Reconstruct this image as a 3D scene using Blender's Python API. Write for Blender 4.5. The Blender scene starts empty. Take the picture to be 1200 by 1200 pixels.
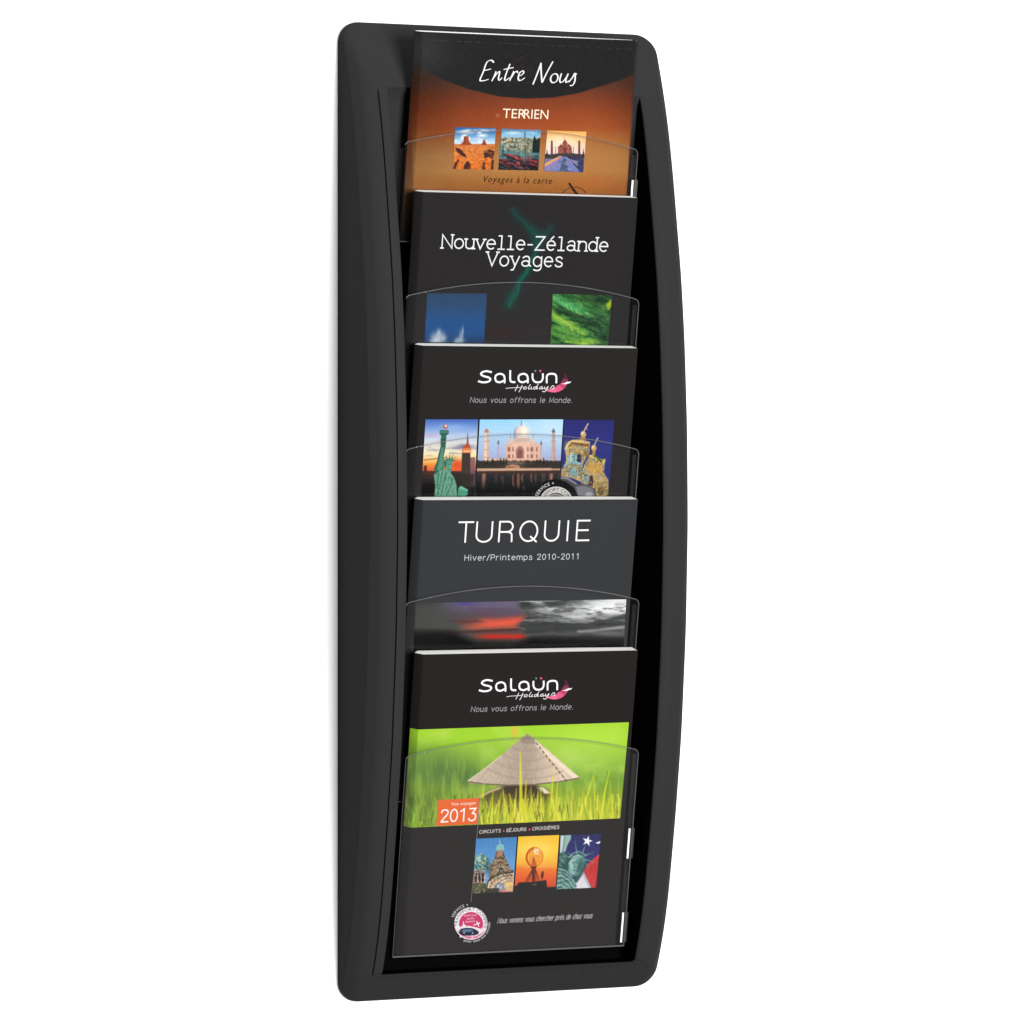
import bpy, bmesh, math, random
import numpy as np
from mathutils import Vector

scene = bpy.context.scene
random.seed(7)
RNG = np.random.default_rng(11)

# ------------------------------------------------------------------ camera
TH = math.radians(22.0)          # the camera stands to the left of the rack
DIST = 3.45                      # metres to the wall along the view axis
FPX = 1335.0 * DIST              # focal length in photograph pixels (1200 wide)
YH = 546.0                       # eye level in the photograph
ZC = 1.45                        # eye level above the floor
ST, CT = math.sin(TH), math.cos(TH)
CAM = Vector((-DIST * ST, -DIST * CT, ZC))

cam_data = bpy.data.cameras.new("camera")
cam = bpy.data.objects.new("camera", cam_data)
scene.collection.objects.link(cam)
cam.location = CAM
cam.rotation_euler = (math.radians(90), 0, -TH)
cam_data.sensor_width = 36.0
cam_data.lens = FPX / 1200.0 * 36.0
cam_data.shift_y = -(600.0 - YH) / 1200.0
cam_data.clip_end = 50
scene.camera = cam

# ------------------------------------------------------------------ light
world = bpy.data.worlds.new("World")
scene.world = world
world.use_nodes = True
bg = world.node_tree.nodes["Background"]
bg.inputs["Color"].default_value = (1, 1, 1, 1)
bg.inputs["Strength"].default_value = 0.14


def area(name, loc, target, size, power, size_y=None):
    l = bpy.data.lights.new(name, 'AREA')
    l.energy = power
    l.size = size
    if size_y:
        l.shape = 'RECTANGLE'
        l.size_y = size_y
    o = bpy.data.objects.new(name, l)
    o.location = loc
    o.rotation_euler = (Vector(target) - Vector(loc)).to_track_quat('-Z', 'Y').to_euler()
    scene.collection.objects.link(o)
    return o


area("softbox", (0.26, -4.0, ZC + 0.05), (0, 0, ZC), 1.3, 315, 1.5)
area("overhead_softbox", (0.05, -0.62, ZC + 2.5), (0, -0.1, ZC), 0.7, 34, 0.5)

scene.view_settings.view_transform = 'Standard'
scene.view_settings.look = 'None'
scene.view_settings.exposure = 0.0
scene.view_settings.gamma = 1.0
scene.render.resolution_x = 1024
scene.render.resolution_y = 1024
try:
    scene.cycles.transparent_max_bounces = 24
except Exception:
    pass
GAIN = 0.555                       # printed colour (as seen) -> albedo


# ------------------------------------------------------------------ geometry of the view
def proj(x, d, z):
    rx, ry = x + DIST * ST, DIST * CT - d
    zv = rx * ST + ry * CT
    return 600 + FPX * (rx * CT - ry * ST) / zv, YH - FPX * (z - ZC) / zv


def wall_x(px, d=0.0):
    k = (px - 600) / FPX
    ry = DIST * CT - d
    # rx*CT - ry*ST = k*(rx*ST + ry*CT)
    rx = ry * (ST + k * CT) / (CT - k * ST)
    return rx - DIST * ST


def at_z(py, x, d):
    rx, ry = x + DIST * ST, DIST * CT - d
    return ZC + (YH - py) * (rx * ST + ry * CT) / FPX


XL = wall_x(395.5)
XR = wall_x(763.5)
XM = 0.5 * (XL + XR)
ZT = at_z(25.6, XL + .025, 0.008)
ZB = at_z(1173.9, XL + .025, 0.006)


# ------------------------------------------------------------------ materials
def lin(c):
    out = []
    for v in c[:3]:
        v = v / 255.0
        out.append(v / 12.92 if v <= 0.04045 else ((v + 0.055) / 1.055) ** 2.4)
    return out


def lin_np(a):
    a = np.clip(a, 0, 255) / 255.0
    return np.where(a <= 0.04045, a / 12.92, ((a + 0.055) / 1.055) ** 2.4)


def principled(name, col, rough=0.5, spec=0.2):
    m = bpy.data.materials.new(name)
    m.use_nodes = True
    b = m.node_tree.nodes["Principled BSDF"]
    b.inputs["Base Color"].default_value = (*col, 1)
    b.inputs["Roughness"].default_value = rough
    b.inputs["Specular IOR Level"].default_value = spec
    return m, m.node_tree.nodes, m.node_tree.links, b


def plastic(name, col, rough=0.5, spec=0.2, bump=0.05, scale=900):
    m, n, l, b = principled(name, col, rough, spec)
    tc = n.new("ShaderNodeTexCoord")
    no = n.new("ShaderNodeTexNoise")
    no.inputs["Scale"].default_value = scale
    no.inputs["Detail"].default_value = 3
    l.new(tc.outputs["Object"], no.inputs["Vector"])
    bp = n.new("ShaderNodeBump")
    bp.inputs["Strength"].default_value = bump
    bp.inputs["Distance"].default_value = 0.0004
    l.new(no.outputs["Fac"], bp.inputs["Height"])
    l.new(bp.outputs["Normal"], b.inputs["Normal"])
    n2 = n.new("ShaderNodeTexNoise")
    n2.inputs["Scale"].default_value = 14
    n2.inputs["Detail"].default_value = 4
    l.new(tc.outputs["Object"], n2.inputs["Vector"])
    mp = n.new("ShaderNodeMapRange")
    mp.inputs["To Min"].default_value = rough - 0.06
    mp.inputs["To Max"].default_value = rough + 0.06
    l.new(n2.outputs["Fac"], mp.inputs["Value"])
    l.new(mp.outputs["Result"], b.inputs["Roughness"])
    return m


M_FRAME = plastic("black_plastic", (0.0206, 0.0211, 0.0209), 0.45, 0.004, 0.22, 1400)
M_RECESS_SHADE = plastic("recess_shaded_plastic", (0.0016, 0.0016, 0.0016), 0.9, 0.0)  # frame plastic darkened to near black, recess shade put into the colour
M_CLIP = plastic("dark_grey_plastic", (0.02, 0.02, 0.02), 0.4, 0.3)
M_CLIP_GLINT = plastic("clip_glint_white", (0.85, 0.85, 0.85), 0.4, 0.3)  # white that stands in for the glint on the pocket tabs
M_WALL = plastic("white_wall_paint", (0.82, 0.82, 0.82), 0.8, 0.1, 0.02, 300)


def paper_mat():
    m, n, l, b = principled("white_page_edges", (0.52, 0.52, 0.51), 0.7, 0.1)
    tc = n.new("ShaderNodeTexCoord")
    mp = n.new("ShaderNodeMapping")
    mp.inputs["Scale"].default_value = (3, 900, 3)
    no = n.new("ShaderNodeTexNoise")
    no.inputs["Scale"].default_value = 1.0
    no.inputs["Detail"].default_value = 2
    cr = n.new("ShaderNodeValToRGB")
    cr.color_ramp.elements[0].position = 0.35
    cr.color_ramp.elements[0].color = (0.48, 0.48, 0.47, 1)
    cr.color_ramp.elements[1].position = 0.6
    cr.color_ramp.elements[1].color = (0.72, 0.72, 0.70, 1)
    l.new(tc.outputs["Object"], mp.inputs["Vector"])
    l.new(mp.outputs["Vector"], no.inputs["Vector"])
    l.new(no.outputs["Fac"], cr.inputs["Fac"])
    l.new(cr.outputs["Color"], b.inputs["Base Color"])
    return m


M_PAPER = paper_mat()


def print_mat():
    m, n, l, b = principled("printed_paper", (1, 1, 1), 0.5, 0.003)
    a = n.new("ShaderNodeVertexColor")
    a.layer_name = "ink"
    l.new(a.outputs["Color"], b.inputs["Base Color"])
    return m


M_PRINT = print_mat()
_inks = {}


def ink(c):
    c = tuple(c)
    if c not in _inks:
        m, n, l, b = principled("ink_%02x%02x%02x" % tuple(int(v) for v in c[:3]),
                                [v * GAIN for v in lin(c)], 0.5, 0.003)
        _inks[c] = m
    return _inks[c]


def clear_mat(name, haze, gloss, tint=0.985):
    m = bpy.data.materials.new(name)
    m.use_nodes = True
    n, l = m.node_tree.nodes, m.node_tree.links
    n.remove(n["Principled BSDF"])
    out = n["Material Output"]
    tr = n.new("ShaderNodeBsdfTransparent")
    tr.inputs["Color"].default_value = (tint, tint, tint, 1)
    di = n.new("ShaderNodeBsdfDiffuse")
    di.inputs["Color"].default_value = (0.8, 0.8, 0.8, 1)
    gl = n.new("ShaderNodeBsdfGlossy")
    gl.inputs["Roughness"].default_value = 0.06
    fr = n.new("ShaderNodeFresnel")
    fr.inputs["IOR"].default_value = 1.3
    mu = n.new("ShaderNodeMath")
    mu.operation = 'MULTIPLY'
    mu.inputs[1].default_value = gloss
    m1 = n.new("ShaderNodeMixShader")
    m1.inputs[0].default_value = haze
    m2 = n.new("ShaderNodeMixShader")
    l.new(tr.outputs[0], m1.inputs[1])
    l.new(di.outputs[0], m1.inputs[2])
    l.new(fr.outputs[0], mu.inputs[0])
    l.new(mu.outputs[0], m2.inputs[0])
    l.new(m1.outputs[0], m2.inputs[1])
    l.new(gl.outputs[0], m2.inputs[2])
    l.new(m2.outputs[0], out.inputs["Surface"])
    return m


M_CLEAR = clear_mat("clear_acrylic", 0.0016, 0.4)  # slight diffuse haze imitates reflections on the sheet
M_CLEAR_GLARE = clear_mat("clear_acrylic_glare", 0.0052, 0.6)  # stronger diffuse haze, painted glare of the lowest pocket
M_SIDE = clear_mat("clear_acrylic_side", 0.004, 0.3)
M_RIM = clear_mat("polished_acrylic_edge", 0.062, 0.10, 0.72)


# ------------------------------------------------------------------ object helpers
def link(name, me, mats, parent=None):
    o = bpy.data.objects.new(name, me)
    scene.collection.objects.link(o)
    for m in (mats if isinstance(mats, (list, tuple)) else [mats]):
        me.materials.append(m)
    if parent is not None:
        o.parent = parent
    return o


def from_data(name, verts, faces, mats, parent=None, smooth=None, idx=None):
    me = bpy.data.meshes.new(name)
    me.from_pydata([tuple(v) for v in verts], [], faces)
    if idx is not None:
        me.polygons.foreach_set("material_index", idx)
    if smooth is not None:
        me.polygons.foreach_set("use_smooth", [True] * len(me.polygons))
        me.set_sharp_from_angle(angle=math.radians(smooth))
    me.update()
    return link(name, me, mats, parent)


def empty(name, loc, label, cat, group=None):
    o = bpy.data.objects.new(name, None)
    scene.collection.objects.link(o)
    o.location = loc
    o.empty_display_size = 0.02
    o["label"] = label
    o["category"] = cat
    if group:
        o["group"] = group
    return o


# ------------------------------------------------------------------ the wall
w = from_data("wall", [(-4, 0, -0.6), (4, 0, -0.6), (4, 0, 3.6), (-4, 0, 3.6)], [(0, 1, 2, 3)], M_WALL)
w["kind"] = "structure"
w["label"] = "plain white wall behind the brochure rack"
w["category"] = "wall"

# ------------------------------------------------------------------ the rack
rack = empty("brochure_rack", (XM, 0, ZB),
             "tall black curved wall rack with five clear pockets of brochures", "brochure rack")
RB = Vector((XM, 0, ZB))

_prof = [(22, 6), (40, 12), (55, 17), (100, 30), (145, 40.5), (200, 50), (320, 67), (395, 74), (500, 79.5),
         (615, 81), (740, 77), (865, 67.5), (960, 55.5), (1060, 40), (1100, 31), (1130, 22.5), (1160, 11.5), (1176, 5)]
_pz = np.array([at_z(p, XL, 0.0) for p, _ in _prof])[::-1]
_pd = np.array([d / 1000.0 for _, d in _prof])[::-1]
_zz = np.linspace(ZB - .002, ZT + .002, 400)
_dd = np.interp(_zz, _pz, _pd)
for _ in range(60):
    _dd[1:-1] = 0.25 * _dd[:-2] + 0.5 * _dd[1:-1] + 0.25 * _dd[2:]


def base_d(z):
    return float(np.interp(z, _zz, _dd))


NC, NT = 10, 24
SIDE_T = np.array([0, .0008, .002, .004, .007, .012] + list(np.linspace(.02, .80, 62)) + [.808, .813, .8155, .8168, .818])
SIDE_T = SIDE_T / SIDE_T[-1]
NS = len(SIDE_T)
FT, FB = 2.0, 0.87


def ring(e, r):
    """rounded rectangle inset by e at the sides; yields (x, z, on_side)"""
    q = max(0.0, e - 0.020)
    x0, x1, z0, z1 = XL + e, XR - e, ZB + (e - q) * 1.21 + q * .18, ZT - (e - q) * 2.88 - q * .24
    pts = []
    for i in range(NS):
        zz = z0 + r + (z1 - z0 - 2 * r) * SIDE_T[i]
        pts.append((x0, zz, min(1.0, (z1 - r - zz) / .0055) if i else 0.0))
    for i in range(1, NC):
        a = math.pi - 0.5 * math.pi * i / NC
        pts.append((x0 + r + r * math.cos(a), z1 - r + r * math.sin(a), 0.0))
    for i in range(NT):
        pts.append((x0 + r + (x1 - x0 - 2 * r) * i / (NT - 1), z1, 0.0))
    for i in range(1, NC):
        a = 0.5 * math.pi - 0.5 * math.pi * i / NC
        pts.append((x1 - r + r * math.cos(a), z1 - r + r * math.sin(a), 0.0))
    for i in range(NS):
        zz = z1 - r - (z1 - z0 - 2 * r) * (1 - SIDE_T[NS - 1 - i])
        pts.append((x1, zz, min(1.0, (z1 - r - zz) / .0055) if i < NS - 1 else 0.0))
    for i in range(1, NC):
        a = -0.5 * math.pi * i / NC
        pts.append((x1 - r + r * math.cos(a), z0 + r + r * math.sin(a), 0.0))
    for i in range(NT):
        pts.append((x1 - r - (x1 - x0 - 2 * r) * i / (NT - 1), z0, 0.0))
    for i in range(1, NC):
        a = -0.5 * math.pi - 0.5 * math.pi * i / NC
        pts.append((x0 + r + r * math.cos(a), z0 + r + r * math.sin(a), 0.0))
    return pts


R0 = 0.018
mm = 0.001
RINGS = [  # inset, height over the profile at the sides, elsewhere, absolute depth
    (0.0, None, None, 1.0), (0.0, -4.0, -4.0, None), (0.25, -2.4, -2.4, None), (0.8, -1.2, -1.2, None),
    (1.7, -0.1, -0.1, None), (3.2, 1.6, 1.4, None), (5.2, 4.0, 3.4, None), (7.2, 6.3, 5.2, None), (8.4, 7.4, 6.2, None),
    (10.0, 8.4, 7.2, None), (13.0, 10.0, 8.8, None), (17.0, 11.5, 10.6, None), (20.0, 12.3, 11.8, None),
    (20.1, 11.0, 11.85, None), (20.9, 11.0, 11.9, None), (21.0, 13.7, 12.0, None), (22.4, 14.0, 12.2, None),
    (25.0, 13.6, 12.2, None), (27.2, 13.0, 11.4, None), (29.0, 12.4, 10.4, None), (29.6, 11.9, 9.6, None), (30.0, 10.8, 8.6, None),
    (30.2, None, None, 4.0)]
verts, faces = [], []
for e, hs, ho, ab in RINGS:
    r = max(0.0015, R0 * (1 - e / 16.0))
    for x, z, side in ring(e * mm, r):
        h1 = 12.2 if x > XM and 20.05 < e < 20.95 else hs
        h0 = max(ho, 11.6) if ab is None and z > ZC and e > 25.5 else ho
        if ab is not None:
            d = ab * mm
        else:
            d = max(base_d(z) + (h1 * side + h0 * (1 - side)) * mm, 0.0015)
        verts.append((x - RB.x, -d, z - RB.z))
N = len(verts) // len(RINGS)
for k in range(len(RINGS) - 1):
    for i in range(N):
        j = (i + 1) % N
        faces.append((k * N + i, k * N + j, (k + 1) * N + j, (k + 1) * N + i))


def seam_on_rim(px):
    """fine moulding seam across the bottom rim"""
    x = wall_x(px, 0.03)
    n0 = len(verts)
    for i in range(13):
        e = 3.0 + 26.0 * i / 12
        z = ZB + min(e, 20) * mm * 1.21 + max(0, e - 20) * mm * .18
        h = np.interp(e, [q[0] for q in RINGS if q[2] is not None][4:], [q[2] for q in RINGS if q[2] is not None][4:])
        d = base_d(z) + h * mm
        for dx, dd in ((-.0009, -.0004), (0, .00045), (.0009, -.0004)):
            verts.append((x + dx - RB.x, -(d + dd), z - RB.z))
    for i in range(12):
        for q in range(2):
            a = n0 + i * 3 + q
            faces.append((a, a + 1, a + 4, a + 3))


seam_on_rim(508.5)
seam_on_rim(685)
# sloping scoop behind the topmost brochure
n0 = len(verts)
for k in (0, .02, .05, .10, .25, .45, .65, .80, 1.0):
    z = ZT - .0599 - 0.150 * k
    d = float(np.interp(k, [0, .05, .80, 1], [base_d(ZT - .060) + .0113, base_d(ZT - .060) + .0055, .0140, .0045]))
    for x in (XL + .0303, XR - .0303):
        verts.append((x - RB.x, -d, z - RB.z))
for i in range(8):
    faces.append((n0 + 2 * i, n0 + 2 * i + 1, n0 + 2 * i + 3, n0 + 2 * i + 2))
mi = [1 if (len(RINGS) - 2) * N <= k < (len(RINGS) - 1) * N else 0 for k in range(len(faces))]  # inner wall of the opening gets the painted recess shade
frame = from_data("frame", verts, faces, [M_FRAME, M_RECESS_SHADE], rack, smooth=34, idx=mi)
bm = bmesh.new()
bm.from_mesh(frame.data)
bmesh.ops.recalc_face_normals(bm, faces=bm.faces)
bm.to_mesh(frame.data)
bm.free()

x0, x1, z0, z1 = XL + .029, XR - .029, ZB + .025, ZT - .058
from_data("back_panel", [(x0 - RB.x, -.0045, z0 - RB.z), (x1 - RB.x, -.0045, z0 - RB.z), (x1 - RB.x, -.0045, z1 - RB.z), (x0 - RB.x, -.0045, z1 - RB.z),
                         (x0 - RB.x, -.0015, z0 - RB.z), (x1 - RB.x, -.0015, z0 - RB.z), (x1 - RB.x, -.0015, z1 - RB.z), (x0 - RB.x, -.0015, z1 - RB.z)],
          [(0, 1, 2, 3), (4, 7, 6, 5), (0, 4, 5, 1), (1, 5, 6, 2), (2, 6, 7, 3), (3, 7, 4, 0)], M_RECESS_SHADE, rack)

# ------------------------------------------------------------------ pockets
AL = math.radians(10.6)           # everything in the rack leans outwards at its top
TA = math.tan(AL)
SHEET = 0.0016


def tube(path, r, n=6):
    vs, fs = [], []
    P = [Vector(p) for p in path]
    for i, p in enumerate(P):
        t = (P[min(i + 1, len(P) - 1)] - P[max(i - 1, 0)]).normalized()
        a = t.cross(Vector((0.3, 0.9, 0.2))).normalized()
        b = t.cross(a)
        for k in range(n):
            q = 2 * math.pi * k / n
            vs.append(p + a * (r * math.cos(q)) + b * (r * math.sin(q)))
    for i in range(len(P) - 1):
        for k in range(n):
            fs.append((i * n + k, i * n + (k + 1) % n, (i + 1) * n + (k + 1) % n, (i + 1) * n + k))
    fs.append(tuple(range(n))[::-1])
    fs.append(tuple((len(P) - 1) * n + k for k in range(n)))
    return vs, fs


def box_data(c, ax, ay, az, bevel=0.0):
    """box from centre and three half-axis vectors"""
    vs = [c + ax * i + ay * j + az * k for i in (-1, 1) for j in (-1, 1) for k in (-1, 1)]
    fs = [(0, 1, 3, 2), (4, 6, 7, 5), (0, 4, 5, 1), (2, 3, 7, 6), (0, 2, 6, 4), (1, 5, 7, 3)]
    return vs, fs


def make_pocket(py_left, py_bottom, depth_top, clips):
    wl, wr = XM - PW / 2, XM + PW / 2
    zt = at_z(py_left, wl, depth_top)
    zb = at_z(py_bottom, wl, depth_top - 0.03)
    dep = lambda z: depth_top - (zt - z) * TA
    sag = 0.0134
    top = []
    us = [0, .002, .005, .009, .013] + [i / 40 for i in range(1, 40)] + [.982, .986, .989, .992, .9945, .9965, .998, .9992, 1]
    for u in us:
        x = wl + PW * u
        k = (2 * u - 1)
        z = zt + sag * (1 - k * k)
        if u > 0.982:
            z -= 0.0040 * (1 - math.sqrt(max(0, 1 - ((u - 0.982) / 0.018) ** 2)))
        if u < 0.012:
            z -= 0.002 * (1 - u / 0.012) ** 2
        top.append((x, z))
    vs, fs = [], []
    n = len(top)
    for th in (0, SHEET):
        for x, z in top:
            vs.append(Vector((x, -(dep(z) - th), z)))
        for x, z in top:
            vs.append(Vector((x, -(dep(zb) - th), zb)))
    for i in range(n - 1):
        fs.append((n + i, n + i + 1, i + 1, i))
        fs.append((2 * n + i, 2 * n + i + 1, 3 * n + i + 1, 3 * n + i))
        fs.append((i, i + 1, 2 * n + i + 1, 2 * n + i))
        fs.append((n + i + 1, n + i, 3 * n + i, 3 * n + i + 1))
    for a in (0, n - 1):
        fs.append((a, n + a, 3 * n + a, 2 * n + a))
    vs = [v - RB for v in vs]
    po = from_data("pocket", vs, fs, [M_CLEAR_GLARE if py_left > 800 else M_CLEAR, M_SIDE], rack)
    # side walls and floor, set behind the front sheet
    me = po.data
    bmx = bmesh.new()
    bmx.from_mesh(me)
    back = 0.017

    def quad(ps):
        f = bmx.faces.new([bmx.verts.new(Vector(p) - RB) for p in ps])
        f.material_index = 1
    for x in (wl + .0004, wr - .0004):
        zz = zt - 0.004
        quad([(x, -(dep(zz) - SHEET - .0002), zz), (x, -(dep(zb) - SHEET - .0002), zb),
              (x, -(dep(zb) - back), zb), (x, -(dep(zz) - back), zz)])
    quad([(wl + .001, -(dep(zb) - SHEET - .0002), zb + .0006), (wr - .001, -(dep(zb) - SHEET - .0002), zb + .0006),
          (wr - .001, -(dep(zb) - back), zb + .0006), (wl + .001, -(dep(zb) - back), zb + .0006)])
    bmx.to_mesh(me)
    bmx.free()
    # bright polished edges of the sheet
    f = lambda x, z, o=0.0004: Vector((x, -(dep(z) + o), z)) - RB
    v2, f2 = tube([f(x, z) for x, z in top] + [f(wr, top[-1][1] - .004 - (top[-1][1] - .004 - zb) * k / 8) for k in range(9)], 0.00046)
    v3, f3 = tube([f(wl + PW * k / 8, zb) for k in range(9)], 0.0007 if py_left > 800 else 0.0003)
    f3 = [tuple(i + len(v2) for i in q) for q in f3]
    v4, f4 = tube([f(wl, zt - .003 - (zt - .003 - zb) * k / 8) for k in range(9)], 0.00022)
    f4 = [tuple(i + len(v2) + len(v3) for i in q) for q in f4]
    if py_left < 800:
        v4, f4 = [], []
    from_data("rim", v2 + v3 + v4, f2 + f3 + f4, M_RIM, po, smooth=60)
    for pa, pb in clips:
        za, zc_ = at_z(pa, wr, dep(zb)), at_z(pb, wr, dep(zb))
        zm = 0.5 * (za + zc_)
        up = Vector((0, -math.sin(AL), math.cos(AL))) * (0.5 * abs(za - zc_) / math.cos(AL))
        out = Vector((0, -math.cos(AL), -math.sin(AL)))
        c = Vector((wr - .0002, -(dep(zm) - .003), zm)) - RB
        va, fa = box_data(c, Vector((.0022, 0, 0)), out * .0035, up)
        vb, fb = box_data(c + Vector((-.0032, 0, 0)) + out * .0042, Vector((.0007, 0, 0)), out * .0006, up * .98)  # thin white bar, a painted glint beside the tab
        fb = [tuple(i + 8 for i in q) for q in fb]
        from_data("clip", va + vb, fa + fb, [M_CLIP, M_CLIP_GLINT], po, idx=[0] * 6 + [1] * 6)
    return zb, dep(zb)


PW = 0.2165
POCK = [(167, 284, .0600, [(211, 246)]), (347, 582, .0625, []), (527, 761, .0625, []), (707, 940, .0625, []),
        (887, 1122, .0615, [(967, 1003), (1067, 1103)])]
PB = [make_pocket(*p) for p in POCK]


# ------------------------------------------------------------------ brochures
BW = 0.2050                       # page width
BT = 0.0140                       # thickness
SPX = 1.8                        # the folded spine is more a wedge than a round
SP_A = 0.0056                     # how far the rounded spine reaches in


class Page:
    """the leaning front surface of one brochure, and the way things are printed on it"""

    def __init__(s, py_top, depth_top, height, label):
        s.xr = XM + BW / 2 + 0.0015
        s.xl = XM - BW / 2 + 0.0015
        s.xf = s.xl + SP_A
        s.d0 = depth_top
        s.z0 = at_z(py_top, s.xl, depth_top)
        s.h = height
        s.up = Vector((0, -math.sin(AL), math.cos(AL)))
        s.nrm = Vector((0, -math.cos(AL), -math.sin(AL)))
        s.o = Vector((0, -s.d0, s.z0))
        base = s.o - s.up * s.h
        s.root = empty("brochure", (XM, base.y, base.z), label, "brochure", "brochures in the rack pockets")
        s.rb = Vector((XM, base.y, base.z))
        s.layer = 0
        # pages
        prof = s.profile(0.00035)
        s.pages = s.extrude("pages", prof, 0.0, M_PAPER, True)
        s.cover = None

    def profile(s, inner):
        """outline seen along the page: right front -> spine -> right back, (x, depth below front)"""
        b = BT / 2 - inner
        a = SP_A - inner
        pts = [(s.xr - inner * 2, inner)]
        pts.append((s.xr - .05, inner))
        n = 14
        for i in range(n + 1):
            q = math.pi / 2 + math.pi * i / n
            cq, sq = math.cos(q), math.sin(q)
            pts.append((s.xf - a * abs(cq) ** SPX, BT / 2 - b * math.copysign(abs(sq) ** SPX, sq)))
        pts.append((s.xr - .05, BT - inner))
        pts.append((s.xr - inner * 2, BT - inner - 0.0015))
        return pts

    def P(s, x, v, off=0.0):
        return s.o + Vector((x, 0, 0)) - s.up * v + s.nrm * off - s.rb

    def extrude(s, name, prof, trim, mat, caps):
        vs, fs = [], []
        n = len(prof)
        rows = [trim, s.h - trim]
        for v in rows:
            for x, t in prof:
                vs.append(s.P(x, v, -t))
        for i in range(n - 1):
            fs.append((i, i + 1, n + i + 1, n + i))
        fs.append((n - 1, 0, n, 2 * n - 1))
        if caps:
            fs.append(tuple(range(n))[::-1])
            fs.append(tuple(range(n, 2 * n)))
        o = from_data(name, vs, fs, mat, s.root, smooth=40)
        return o

    def front_off(s, x):
        if x >= s.xf:
            return 0.0
        k = min(1.0, (s.xf - x) / SP_A)
        return BT / 2 * (max(0.0, 1 - k ** (2 / SPX)) ** (SPX / 2) - 1)

    def uv(s, px, py):
        """photo pixel -> (x, distance below the top edge) on the flat front"""
        kx, ky = (px - 600) / FPX, (YH - py) / FPX
        dr = Vector((ST + kx * CT, CT - kx * ST, ky))
        t = (s.o - CAM).dot(s.nrm) / dr.dot(s.nrm)
        p = CAM + dr * t - s.o
        return p.x, -p.dot(s.up)

    def make_cover(s, bands):
        """cover sheet with ink: bands = function (x, v) -> sRGB"""
        xs = []
        n = 12
        pts = []                                  # (x, t, normalised)
        nf = 40
        for i in range(nf + 1):
            pts.append((s.xr + (s.xf - s.xr) * i / nf, 0.0))
        for i in range(1, 2 * n):
            q = math.pi / 2 + math.pi * i / (2 * n)
            cq, sq = math.cos(q), math.sin(q)
            pts.append((s.xf - SP_A * abs(cq) ** SPX, BT / 2 - BT / 2 * math.copysign(abs(sq) ** SPX, sq)))
        pts.append((s.xf, BT))
        pts.append((s.xr, BT - .0012))
        nv = 60
        vs, col = [], []
        for j in range(nv + 1):
            v = s.h * j / nv
            for x, t in pts:
                vs.append(s.P(x, v, -t))
                col.append(bands(x, v))
        m = len(pts)
        fs = [(j * m + i, j * m + i + 1, (j + 1) * m + i + 1, (j + 1) * m + i) for j in range(nv) for i in range(m - 1)]
        o = from_data("cover", vs, fs, M_PRINT, s.root, smooth=40)
        paint(o, np.array(col, float))
        s.cover = o
        return o

    def next_off(s, step=0.00009):
        s.layer += 1
        return s.layer * step


def paint(o, srgb):
    a = o.data.color_attributes.new("ink", 'FLOAT_COLOR', 'POINT')
    c = np.ones((len(o.data.vertices), 4), np.float32)
    c[:, :3] = lin_np(srgb) * GAIN
    a.data.foreach_set("color", c.ravel())


# ------------------------------------------------------------------ continuous-tone pictures, inked point by point
def vnoise(x, y, seed):
    r = np.random.default_rng(seed).random((64, 64))
    xi, yi = np.floor(x).astype(int), np.floor(y).astype(int)
    fx, fy = x - xi, y - yi
    fx, fy = fx * fx * (3 - 2 * fx), fy * fy * (3 - 2 * fy)
    g = lambda a, b: r[b % 64, a % 64]
    return (g(xi, yi) * (1 - fx) + g(xi + 1, yi) * fx) * (1 - fy) + (g(xi, yi + 1) * (1 - fx) + g(xi + 1, yi + 1) * fx) * fy


def fbm(x, y, seed, o=4):
    t, a, s = 0, 0.5, 0
    for i in range(o):
        t = t + a * vnoise(x * 2 ** i, y * 2 ** i, seed + i)
        s += a
        a *= 0.5
    return t / s


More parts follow.
